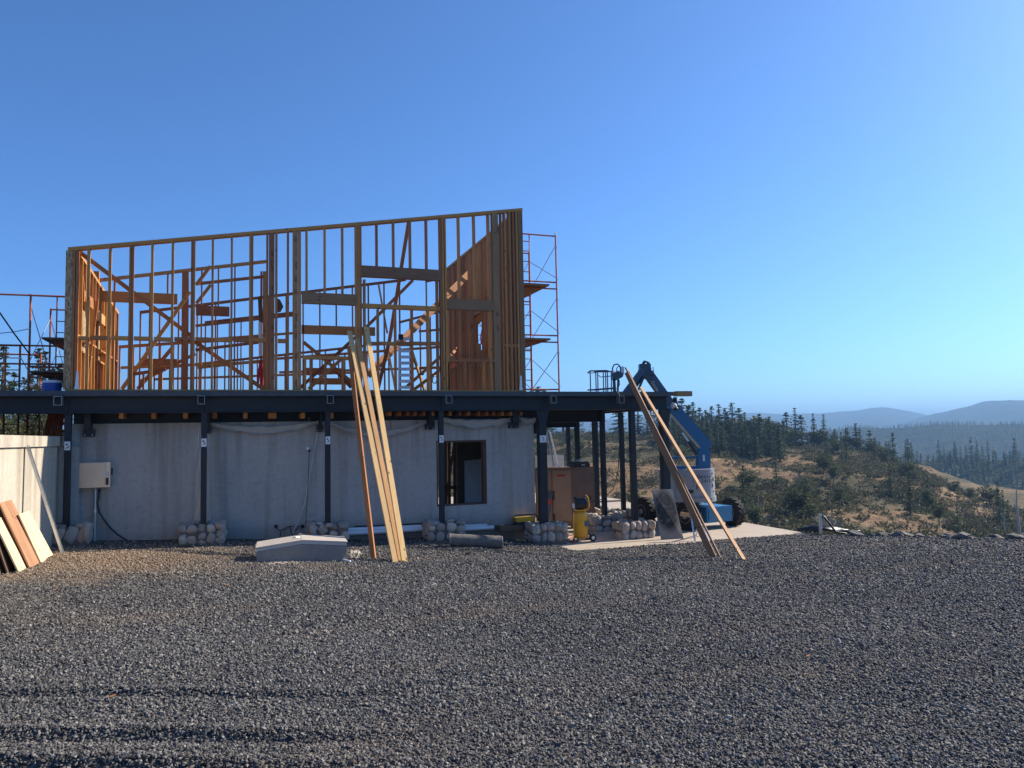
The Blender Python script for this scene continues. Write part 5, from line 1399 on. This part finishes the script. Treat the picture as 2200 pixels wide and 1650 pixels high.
m = MB(); m.tube([bp(1330, 815, .1), bp(1331, 826, .1), bp(1326, 838, .1), bp(1329, 848, .1)], .014, 6); m.build('hose', M['blackplastic'], bkt)

# ---- security lamp at the deck end, ladder behind the porch, bits on the rim
c = at_y(1448, 872, .05)
sl = thing('flood_lamp', 'white and black lamp fixed under the right end of the deck', 'lamp', c)
m = MB(); m.lathe(c, (.3, -.5, -1), [(.05, -.1), (.075, -.06), (.085, .02), (.06, .06)], 14); m.build('housing', M['white'], sl)
m = MB(); m.lathe(c + Vector((.03, -.02, -.08)), (.3, -.5, -1), [(.07, -.01), (.075, .03), (.04, .06)], 14); m.build('lens_hood', M['black'], sl)
m = MB(); m.obox(c + Vector((.04, 0, .16)), (1, 0, 0), (0, 1, 0), UP, .04, .04, .08); m.build('mount', M['black'], sl)
l2_ = thing('aluminium_ladder', 'grey ladder leaning behind the porch posts', 'ladder', at_d(1193, 1004, 26))
for o_ in (0, 11):
    m = MB(); m.bar(at_d(1177 + o_ * .4, 928, 27), at_d(1189 + o_, 1004, 26), .06, .04); m.build('rail', M['alu'], l2_)
for k in range(6):
    t = (k + .5) / 6; m = MB(); m.bar(at_d(1177 + 12 * t, 928 + 76 * t, 27 - t), at_d(1181.4 + 18.6 * t, 928 + 76 * t, 27 - t), .03, .03); m.build('rung', M['alu'], l2_)
wt_ = thing('work_table', 'white table frame on the patio behind the corner post', 'table', at_z(1172, 1108, SLABZ))
m = MB(); m.bar(at_d(1150, 997, 27.5), at_d(1212, 995, 27.5), .05, .6, up=(0, 0, 1)); m.build('table_top', M['white'], wt_)
for px_ in (1152, 1170, 1210): m = MB(); p = at_d(px_, 998, 27.5); m.tube([p, (p.x, p.y, SLABZ)], .02, 6); m.build('leg', M['white'], wt_)
cl = thing('hand_cart', 'blue hand cart beside the tool cabinet', 'cart', at_z(1180, 1106, SLABZ))
m = MB()
for px_ in (1177, 1182): m.tube([at_d(px_, 1055, 22.5), at_d(px_ - 1, 1104, 22.3)], .02, 6)
m.build('frame', M['bluecloth'], cl); m = MB(); m.obox(at_d(1180, 1078, 22.3), RT0, FW0, UP, .05, .04, .08); m.build('load', M['redlabel'], cl)

def rockmesh(k):
    bm = bmesh.new(); bmesh.ops.create_icosphere(bm, subdivisions=2, radius=1)
    for v in bm.verts: v.co += mnoise.noise_vector(v.co * 1.1 + Vector((k * 3.3, 7, 0))) * .55
    me = bpy.data.meshes.new('rock'); bm.to_mesh(me); bm.free(); me.materials.append(M['rock']); return me
RK = [rockmesh(k) for k in range(6)]
for k in range(80):
    y = -2.6 - 8.5 * (k / 80) + rs.uniform(-.1, .1); x = float(rim_x(y)) + rs.uniform(-.25, .45)
    o = bpy.data.objects.new('rock', rs.choice(RK)); COL.objects.link(o); s = rs.choice([.05, .07, .09, .12, .16])
    o.location = (x, y, gz(x, y) + s * .25); o.scale = (s * rs.uniform(1, 1.7), s * rs.uniform(.9, 1.4), s * rs.uniform(.5, .8)); o.rotation_euler = (rs.uniform(-.3, .3), rs.uniform(-.3, .3), rs.uniform(0, 6))
    tag(o, 'grey angular rock in the row along the yard rim', 'rock', 'rocks along the yard rim')
for k in range(5):
    P0 = at_z(1712 + k * 9, 1139 + k * .8, -.26); P = [P0]
    for j in range(7): P.append(P0 + RT0 * (.17 * (j + 1)) + FW0 * (.12 * math.sin(j * 1.1 + k)) + UP * (.03 + .06 * math.sin(j * .6 + k * .5)))
    for q in P: q.z = max(q.z, gz(q.x, q.y) + .03)
    m = MB(); m.tube(P, .04, 8); tag(m.build('black_pipe', M['blackplastic'], smooth=True), 'black pipe in the tangle at the corner of the slab', 'pipe', 'black pipes tangled at the slab corner')
c = at_z(1763, 1146, -.28); t_ = at_d(1762, 1104, (c - CAM).dot(FW0))
m = MB(); m.tube([c, t_], .04, 10); tag(m.build('standpipe', M['galv']), 'grey upright standpipe at the corner of the slab', 'pipe')
m = MB(); m.tube([c + UP * .45, c + RT0 * .12 + UP * .42, c + RT0 * .28 + UP * .2, c + RT0 * .42 + UP * .02, c + RT0 * .6 - FW0 * .2], .03, 8); tag(m.build('black_hose', M['blackplastic'], smooth=True), 'black hose arching down beside the standpipe', 'hose')
# leaf litter and sticks on the gravel
for k, (a_, b_) in enumerate(((117, 1271), (242, 1502), (488, 1260), (1738, 1415))):
    P = on_ground(a_, b_); o = lumber('wood_chip', P + Vector((-.018, 0, .02)), P + Vector((.018, .015, .026)), .022, .005, M['fir'], up=(0, 0, 1)); tag(o, 'pale wood chip lying loose on the gravel', 'wood chip', 'wood chips on the gravel')

# ================================================================== VEGETATION
def quads(cent, dirs, lens, wids, rng):
    """leaf clump quads: (n,3) centres, long direction, length, width"""
    n = len(cent)
    dirs = dirs / np.linalg.norm(dirs, axis=1, keepdims=True)
    r = rng.normal(size=(n, 3)); s = np.cross(dirs, r); s /= np.linalg.norm(s, axis=1, keepdims=True) + 1e-9
    a = dirs * lens[:, None] / 2; b = s * wids[:, None] / 2
    V = np.stack([cent - a - b * .5, cent + a * .2 - b, cent + a, cent + a * .1 + b], 1).reshape(-1, 3)
    return V, np.arange(4 * n).reshape(n, 4)
def conifer_mesh(seed, h, r, dens=1.0, sparse=.15, crown0=.12, mat='needle'):
    rng = np.random.default_rng(seed); C, D, L, W = [], [], [], []
    nw = int(h / .42)
    for k in range(nw):
        t = crown0 + (1 - crown0) * (k + rng.uniform(-1.2, 1.8)) / nw
        t = min(max(t, crown0 * .8), .995)
        R = r * (1 - t) ** .82 * rng.uniform(.6, 1.15) + .12
        nb = max(3, int(7 * dens * (1 - .4 * t)))
        a0 = rng.random() * 6.28
        for b in range(nb):
            if rng.random() < sparse: continue
            an = a0 + b * 6.283 / nb + rng.normal() * .25; Rb = R * rng.uniform(.65, 1.15)
            ns = max(2, int(Rb / .38))
            for j in range(ns):
                f = (j + rng.uniform(.3, 1)) / ns
                for q in range(2):
                    C.append((math.cos(an) * Rb * f + rng.normal() * .12, math.sin(an) * Rb * f + rng.normal() * .12, t * h - Rb * f * .30 + rng.normal() * .1))
                    D.append((math.cos(an) + rng.normal() * .5, math.sin(an) + rng.normal() * .5, -.25 + rng.normal() * .35))
                    s = rng.uniform(.55, 1.0); L.append(.75 * s); W.append(.34 * s)
    for k in range(10): C.append((rng.normal() * .06, rng.normal() * .06, h * (.955 + .045 * k / 10))); D.append((rng.normal() * .3, rng.normal() * .3, 1)); L.append(.5); W.append(.16)
    V, Fq = quads(np.array(C), np.array(D), np.array(L), np.array(W), rng)
    o = np_mesh('crown', V, Fq, M[mat]); me = o.data; bpy.data.objects.remove(o)
    m = MB(); n = 7; tr = .018 * h
    m.tube([(rng.normal() * .03 * h * .1, rng.normal() * .003 * h, -1.0 + (h * .96 + 1.0) * k / (n - 1)) for k in range(n)], [tr * (1.15 - k / (n - 1)) + .015 for k in range(n)], 7)
    for k in range(int(h * 1.2)):
        t = rng.uniform(.05, .7); an = rng.random() * 6.28; R = r * (1 - t) * .6; z = t * h
        m.tube([(0, 0, z), (math.cos(an) * R, math.sin(an) * R, z - R * .2)], [.05, .015], 4)
    o = m.build('trunk', M['bark']); tm = o.data; bpy.data.objects.remove(o)
    return tm, me, h
def broad_mesh(seed, h, r, mat='oakleaf', leaf=.5, n=1500, bare=.25):
    rng = np.random.default_rng(seed); lob = []
    m = MB(); fork = h * bare
    m.tube([(0, 0, -1), (rng.normal() * .1, rng.normal() * .1, fork)], [h * .028, h * .02], 8)
    for k in range(8):
        an = k * .785 + rng.normal() * .3; R = r * rng.uniform(.35, .8); z = h * rng.uniform(.45, .86)
        p1 = (math.cos(an) * R * .5, math.sin(an) * R * .5, fork + (z - fork) * .6); p2 = (math.cos(an) * R, math.sin(an) * R, z)
        m.tube([(0, 0, fork * .95), p1, p2], [h * .014, h * .009, h * .004], 6)
        lob.append((p2, r * rng.uniform(.3, .52)))
        lob.append((p1, r * rng.uniform(.2, .34)))
    lob.append(((0, 0, h * .86), r * .45))
    C = []
    for k in range(n):
        (c, R) = lob[rng.integers(len(lob))]; v = rng.normal(size=3); v /= np.linalg.norm(v); v[2] = v[2] * .75
        C.append(np.array(c) + v * R * rng.uniform(.45, 1.05))
    C = np.array(C); s = rng.uniform(.6, 1.1, n)
    V, Fq = quads(C, rng.normal(size=(n, 3)), leaf * s, leaf * .7 * s, rng)
    o = np_mesh('crown', V, Fq, M[mat]); me = o.data; bpy.data.objects.remove(o)
    o = m.build('trunk', M['bark']); tm = o.data; bpy.data.objects.remove(o)
    return tm, me, h
CON = [conifer_mesh(11 + k, hh, rr, dn, sp, c0) for k, (hh, rr, dn, sp, c0) in enumerate(((13, 2.6, 1.0, .12, .06), (15, 2.4, .9, .25, .14), (12, 2.9, 1.1, .1, .04), (16, 2.1, .8, .32, .22), (11, 2.2, 1.0, .18, .10), (14, 3.0, 1.0, .2, .08)))]
BRO = [broad_mesh(31 + k, hh, rr, 'oakleaf', .62, 1500, b) for k, (hh, rr, b) in enumerate(((8, 4.2, .22), (9.5, 4.0, .3), (7, 3.6, .18), (10, 3.4, .38)))]
rt_ = random.Random(5)
def plant_tree(name, kinds, p, h, label, group, cat='tree', wide=1.0):
    tm, cm, h0 = rt_.choice(kinds); s = h / h0
    o = thing(name, label, cat, p, group, rt_.uniform(0, 6.28)); o.scale = (s * wide * rt_.uniform(.9, 1.15), s * wide * rt_.uniform(.9, 1.15), s)
    for nm, me in (('trunk', tm), ('crown', cm)):
        c = bpy.data.objects.new(nm, me); COL.objects.link(c); c.parent = o
    return o
def proj(p):
    d = p - CAM; z = d.dot(CF); return 1100 + F * d.dot(CR) / z, 825 - F * d.dot(CU) / z
def hill_point(Hg, Vg, px, py):
    """the point of a ridge sheet seen at a pixel"""
    i0 = np.argmin([abs(proj(Vector(Hg[8, i]))[0] - px) for i in range(0, Hg.shape[1], 2)]) * 2
    best = None
    for i in range(max(0, i0 - 3), min(Hg.shape[1], i0 + 4)):
        for j in range(7, Hg.shape[0]):
            a = proj(Vector(Hg[j, i])); e = abs(a[1] - py) + abs(a[0] - px) * 1.5
            if best is None or e < best[0]: best = (e, j, i)
    return Vector(Hg[best[1], best[2]])
HX = [h[0] for h in HILL]
# open slopes of bare dry grass between the scrub
OPEN = [(hill_point(H1, V1, a, b), r) for a, b, r in ((1330, 1015, 17), (1385, 1060, 13), (1250, 1045, 12), (1600, 1000, 15), (1660, 985, 12), (1545, 1010, 9), (1930, 1120, 12), (2080, 1085, 15), (2150, 1110, 12), (1700, 1030, 8))]
def open_slope():
    t, grass, c, n2, n3 = HILLN
    pos = t.nd('ShaderNodeNewGeometry').outputs['Position']; msk = None
    for p, r in OPEN:
        d = t.nd('ShaderNodeVectorMath', operation='DISTANCE'); t.l.new(pos, d.inputs[0]); d.inputs[1].default_value = p
        f = t.sr(t.math('ADD', t.math('DIVIDE', d.outputs['Value'], float(r)), t.math('MULTIPLY', t.math('SUBTRACT', n2, .5), 1.6)), 1.1, .55)
        msk = f if msk is None else t.math('MAXIMUM', msk, f)
    rill = t.ramp(t.noise(t.coord('World', (.5, .5, 2.5)), .9, 6, .7, 1.5), [(.32, (.085, .058, .032)), (.5, (.24, .15, .078)), (.68, (.38, .25, .13))])
    t.put(t.b.inputs['Base Color'], t.mix(msk, c, rill))
open_slope()
def in_open(p):
    return min(math.hypot(p[0] - q.x, p[1] - q.y) / r for q, r in OPEN)
def crest_pt(px): return at_d(px, float(np.interp(px, HX, [h[1] for h in HILL])) + 2, float(np.interp(px, HX, [h[2] for h in HILL])))
named = {1711: 'tallest narrow conifer standing alone on the hill crest', 1692: 'dense dark conifer left of the tallest one on the crest', 1750: 'slim conifer right of the tallest one on the crest', 1772: 'slender open conifer, last of the four tall crest trees', 1841: 'broad conifer in the clump on the crest right of the four tall trees', 1905: 'lone conifer low on the right shoulder of the hill', 1467: 'conifer just right of the end of the deck'}
for px, tip in ((1146, 834), (1158, 830), (1171, 837), (1210, 850), (1240, 860), (1280, 852), (1330, 858), (1372, 862), (1400, 870), (1430, 862), (1452, 858), (1467, 854), (1482, 868), (1491, 863), (1505, 874), (1518, 880), (1531, 872), (1547, 866), (1560, 876), (1575, 865), (1590, 875), (1602, 884), (1692, 884), (1711, 875), (1723, 890), (1750, 887), (1772, 889), (1795, 920), (1821, 918), (1841, 908), (1849, 918), (1870, 923), (1881, 938), (1891, 946), (1905, 946)):
    p = crest_pt(px); dist = (p - CAM).dot(FW0); py = proj(p)[1]; h = (py - tip) * dist / F
    kk = [CON[3], CON[1]] if px in (1711, 1750, 1772) else CON
    plant_tree('conifer', kk, p - UP * .3, h, named.get(px, 'dark conifer in the line along the near hill crest'), 'conifers along the near hill crest', wide=1.25 if px in (1711, 1750, 1772) else 1.9)
for k in range(44):
    px = rt_.uniform(1405, 1665) if k < 30 else rt_.uniform(1670, 1900); p = crest_pt(px) - FW0 * rt_.uniform(-14, 14)
    p.z -= .4; plant_tree('conifer', CON, p, rt_.uniform(5.5, 10) if k < 30 else rt_.uniform(3.5, 6.5), 'shorter conifer filling the tree line on the near hill crest', 'short conifers in the crest tree line', wide=1.5)
for px, tip in ((1420, 890), (1445, 890), (1500, 905), (1536, 902), (1568, 898), (1598, 900), (1616, 893), (1630, 896), (1645, 902), (1657, 908), (1680, 915), (1702, 918), (1735, 925), (1758, 922), (1785, 930), (1808, 934), (1832, 938), (1860, 944), (1885, 958)):
    p = crest_pt(px); dist = (p - CAM).dot(FW0); py = proj(p)[1]; h = (py - tip) * dist / F
    plant_tree('oak_tree', BRO, p - UP * .2 - FW0 * rt_.uniform(0, 6), h, 'round leafy tree among the conifers on the near hill crest', 'leafy trees along the near hill crest')
for k in range(85):      # trees and tall shrubs scattered down the near hillside
    px = rt_.uniform(1160, 2190); cy = float(np.interp(px, HX, [h[1] for h in HILL])); py = cy + (1150 - cy) * rt_.random() ** 1.3 * .95 + 6
    p = hill_point(H1, V1, px, py); dist = (p - CAM).dot(FW0)
    if in_open(p) < .8: continue
    if rt_.random() < .3: plant_tree('conifer', CON, p - UP * .3, rt_.uniform(4.5, 8.5), 'young conifer growing on the near hillside', 'young conifers on the near hillside')
    else: plant_tree('oak_tree', BRO, p - UP * .2, rt_.uniform(2.6, 4.8), 'small leafy tree growing on the near hillside', 'small leafy trees on the near hillside')
for k in range(120):     # the wooded slope behind
    px = rt_.uniform(1890, 2330); py = 996 + rt_.random() ** 1.6 * 120
    i = int(np.clip((px - FOR[0][0]) / (FOR[-1][0] - FOR[0][0]) * (H2.shape[1] - 1), 0, H2.shape[1] - 1)); j = 7 + int(rt_.random() ** 1.7 * 26)
    p = Vector(H2[j, i])
    plant_tree('conifer', CON[:5], p - UP * .4, rt_.uniform(8.5, 15.5), 'hazy conifer on the wooded slope behind the near hill', 'conifers on the wooded slope', wide=1.25)
# left of the house, behind the scaffold
for k in range(58):      # the dark stand of conifers below the crest, right of the lift
    px = rt_.uniform(1425, 1690); cy = float(np.interp(px, HX, [h[1] for h in HILL])); p = hill_point(H1, V1, px, cy + rt_.uniform(2, 38))
    plant_tree('conifer', CON, p - UP * .3, rt_.uniform(4.5, 9.5), 'dark conifer in the dense stand below the crest right of the lift', 'dense conifer stand below the crest', wide=rt_.uniform(1.2, 1.9))
for px, tip, d in ((2, 742, 62), (-22, 735, 60), (26, 800, 66), (48, 812, 70), (78, 750, 68), (93, 756, 72), (110, 790, 64), (126, 782, 75), (62, 805, 60)):
    p = at_d(px, 960, d); p.z = 2.1; h = (958 - tip) * d / F + .3
    plant_tree('conifer', CON, p, h, {2: 'tall dark conifer at the left edge behind the scaffold', 78: 'pointed conifer seen through the left scaffold'}.get(px, 'conifer behind the left scaffold'), 'conifers behind the left scaffold', wide=1.15)
for px, tip, d in ((8, 880, 30), (30, 890, 28), (60, 886, 31), (90, 884, 33), (-20, 878, 29)):
    p = at_d(px, 960, d); p.z = 2.1
    plant_tree('shrub', BRO, p, max(1.2, (958 - tip) * d / F), 'leafy shrub behind the retaining wall', 'shrubs behind the retaining wall', cat='shrub')

# brush: low scrub nobody could count, one mass of real leaf clumps
def brush(name, label, mat, n, leaf, per, seed, rmin, rmax, thr):
    rng = np.random.default_rng(seed); V, Q = [], []
    cnt = 0; off = 0
    nj, ni = H1.shape[:2]
    while cnt < n:
        i = rng.integers(0, ni - 1); j = rng.integers(7, nj - 6)
        a, b = rng.random(2); p = H1[j, i] * (1 - a) * (1 - b) + H1[j, i + 1] * a * (1 - b) + H1[j + 1, i] * (1 - a) * b + H1[j + 1, i + 1] * a * b
        dens = vnoise(p[0], p[1], 9, 2) + .6 * vnoise(p[0], p[1], 3.1, 5)
        if dens + rng.normal() * .25 < thr: continue
        if in_open(p) < .55 + .35 * rng.random() and rng.random() < (.74 if mat == 'brush' else 0): continue
        R = rng.uniform(rmin, rmax) * (1 + .5 * (dens > .5)); k = int(per * R)
        u = rng.normal(size=(k, 3)); u /= np.linalg.norm(u, axis=1, keepdims=True); u[:, 2] = np.abs(u[:, 2]) * .8
        C = p + u * R * rng.uniform(.5, 1.05, (k, 1)) * np.array([1, 1, .8])
        s = rng.uniform(.6, 1.2, k) * leaf
        v, q = quads(C, rng.normal(size=(k, 3)) + np.array([0, 0, .4]), s, s * .6, rng)
        V.append(v); Q.append(q + off); off += len(v); cnt += 1
    tag(np_mesh(name, np.concatenate(V), np.concatenate(Q), M[mat]), label, 'brush', None, 'stuff')
brush('brush', 'olive green scrub covering the near hillside', 'brush', 4000, .46, 52, 3, .55, 2.2, -.2)
brush('dry_brush', 'dry tan brush and tall grass on the near hillside', 'drybrush', 3400, .30, 40, 4, .25, .75, -1.4)
brush('scrub', 'low grey green scrub dotted over the near hillside', 'brush', 1900, .36, 42, 14, .4, 1.1, -3)
# tiny far trees bristling on the middle ridge
def far_forest():
    rng = np.random.default_rng(8); V, Q = [], []; off = 0
    for (Hg, n, h0, h1, jm) in ((H3, 5200, 4.5, 10, 34), (H2, 1400, 4, 9, 32)):
        for k in range(n):
            i = rng.integers(0, Hg.shape[1]); j = 7 + int(rng.random() ** 1.5 * jm); p = Hg[min(j, Hg.shape[0] - 1), i] + np.array([rng.normal() * 6, rng.normal() * 6, -1])
            h = rng.uniform(h0, h1); r = h * .15; a0 = rng.random() * 6
            for t in range(3):
                zb, zt, rr = h * (.1 + .27 * t), h * (.5 + .25 * t), r * (1 - .28 * t)
                v = [(p[0] + rr * math.cos(a0 + q * 1.256) * rng.uniform(.7, 1.2), p[1] + rr * math.sin(a0 + q * 1.256) * rng.uniform(.7, 1.2), p[2] + zb) for q in range(5)] + [(p[0], p[1], p[2] + zt)]
                V += v; Q += [(off + q, off + (q + 1) % 5, off + 5) for q in range(5)]; off += 6
    tag(np_mesh('distant_forest', np.array(V), np.array(Q), M['needle_far']), 'distant conifer forest covering the hazy ridge across the valley', 'forest', None, 'stuff')
far_forest()
# dead snags and a dead bush
def snag(px, pb, pt, Hg=H1, label='', d=None):
    p = hill_point(H1, V1, px, pb) if d is None else at_d(px, pb, d); dist = (p - CAM).dot(FW0); h = (pb - pt) * dist / F
    m = MB(); pts = [p + UP * (h * k / 6 - .3) + RT0 * .08 * math.sin(k * 1.3) for k in range(7)]; m.tube(pts, [.16 * h / 6 * (1.1 - k / 6) + .02 for k in range(7)], 6)
    for k in range(12):
        t = rt_.uniform(.25, .95); q = p + UP * h * t; a_ = rt_.uniform(0, 6.28); L = h * .16 * (1.2 - t)
        m.tube([q, q + Vector((math.cos(a_) * L, math.sin(a_) * L, L * .3))], [.035, .01], 4)
    tag(m.build('dead_tree', M['snag']), label, 'dead tree', 'dead trees on the hillside')
snag(1600, 1128, 1068, label='bare dead trunk just right of the boom lift tyre'); snag(1634, 1128, 1060, label='second bare dead trunk right of the boom lift')
snag(2186, 1160, 1040, label='tall bare dead trunk at the right edge of the picture'); snag(2160, 1160, 1095, label='shorter bare dead trunk near the right edge'); snag(1612, 985, 962, label='leaning pale dead trunk high on the hillside')
db = thing('dead_bush', 'leafless dead bush beside the standpipe at the slab corner', 'bush', at_z(1783, 1148, -.35))
b0 = at_z(1783, 1148, -.4); rb_ = random.Random(4)
def twig(p, d, L, r, lev, m):
    q = p + d * L; m.tube([p, (p + q) / 2 + Vector((rb_.uniform(-1, 1), rb_.uniform(-1, 1), rb_.uniform(-1, 1))) * L * .08, q], [r, r * .8, r * .55], 5)
    if lev:
        for k in range(3): twig(q if k else (p + q) / 2, (d + Vector((rb_.uniform(-1, 1), rb_.uniform(-1, 1), rb_.uniform(-.4, .8))) * .7).normalized(), L * .68, r * .55, lev - 1, m)
for k in range(6):
    m = MB(); a_ = k * 1.05; twig(b0, Vector((math.cos(a_) * .7, math.sin(a_) * .7, 1)).normalized(), .28, .012, 3, m); m.build('branch', M['snag'], db)

# ================================================================== HAZE
mt = bpy.data.materials.new('haze_air'); mt.use_nodes = True; nt = mt.node_tree
nt.nodes.remove(nt.nodes['Principled BSDF'])
pv = nt.nodes.new('ShaderNodeVolumePrincipled'); pv.inputs['Color'].default_value = (0.26, 0.47, 0.75, 1); pv.inputs['Density'].default_value = 0.00031; pv.inputs['Anisotropy'].default_value = 0.25
nt.links.new(pv.outputs[0], nt.nodes['Material Output'].inputs['Volume'])
TOPZ = max(max((v.co.z for v in bpy.data.objects[n].data.vertices)) for n in ('far_mountain', 'near_mountain', 'middle_ridge', 'hillside')) + 25
m = MB(); m.box(-9200, 9200, -9200, 9200, -124, TOPZ); print('HAZE TOP', TOPZ); hz = m.build('haze', mt)
tag(hz, 'thin blue air haze over the whole valley', 'haze', None, 'stuff')
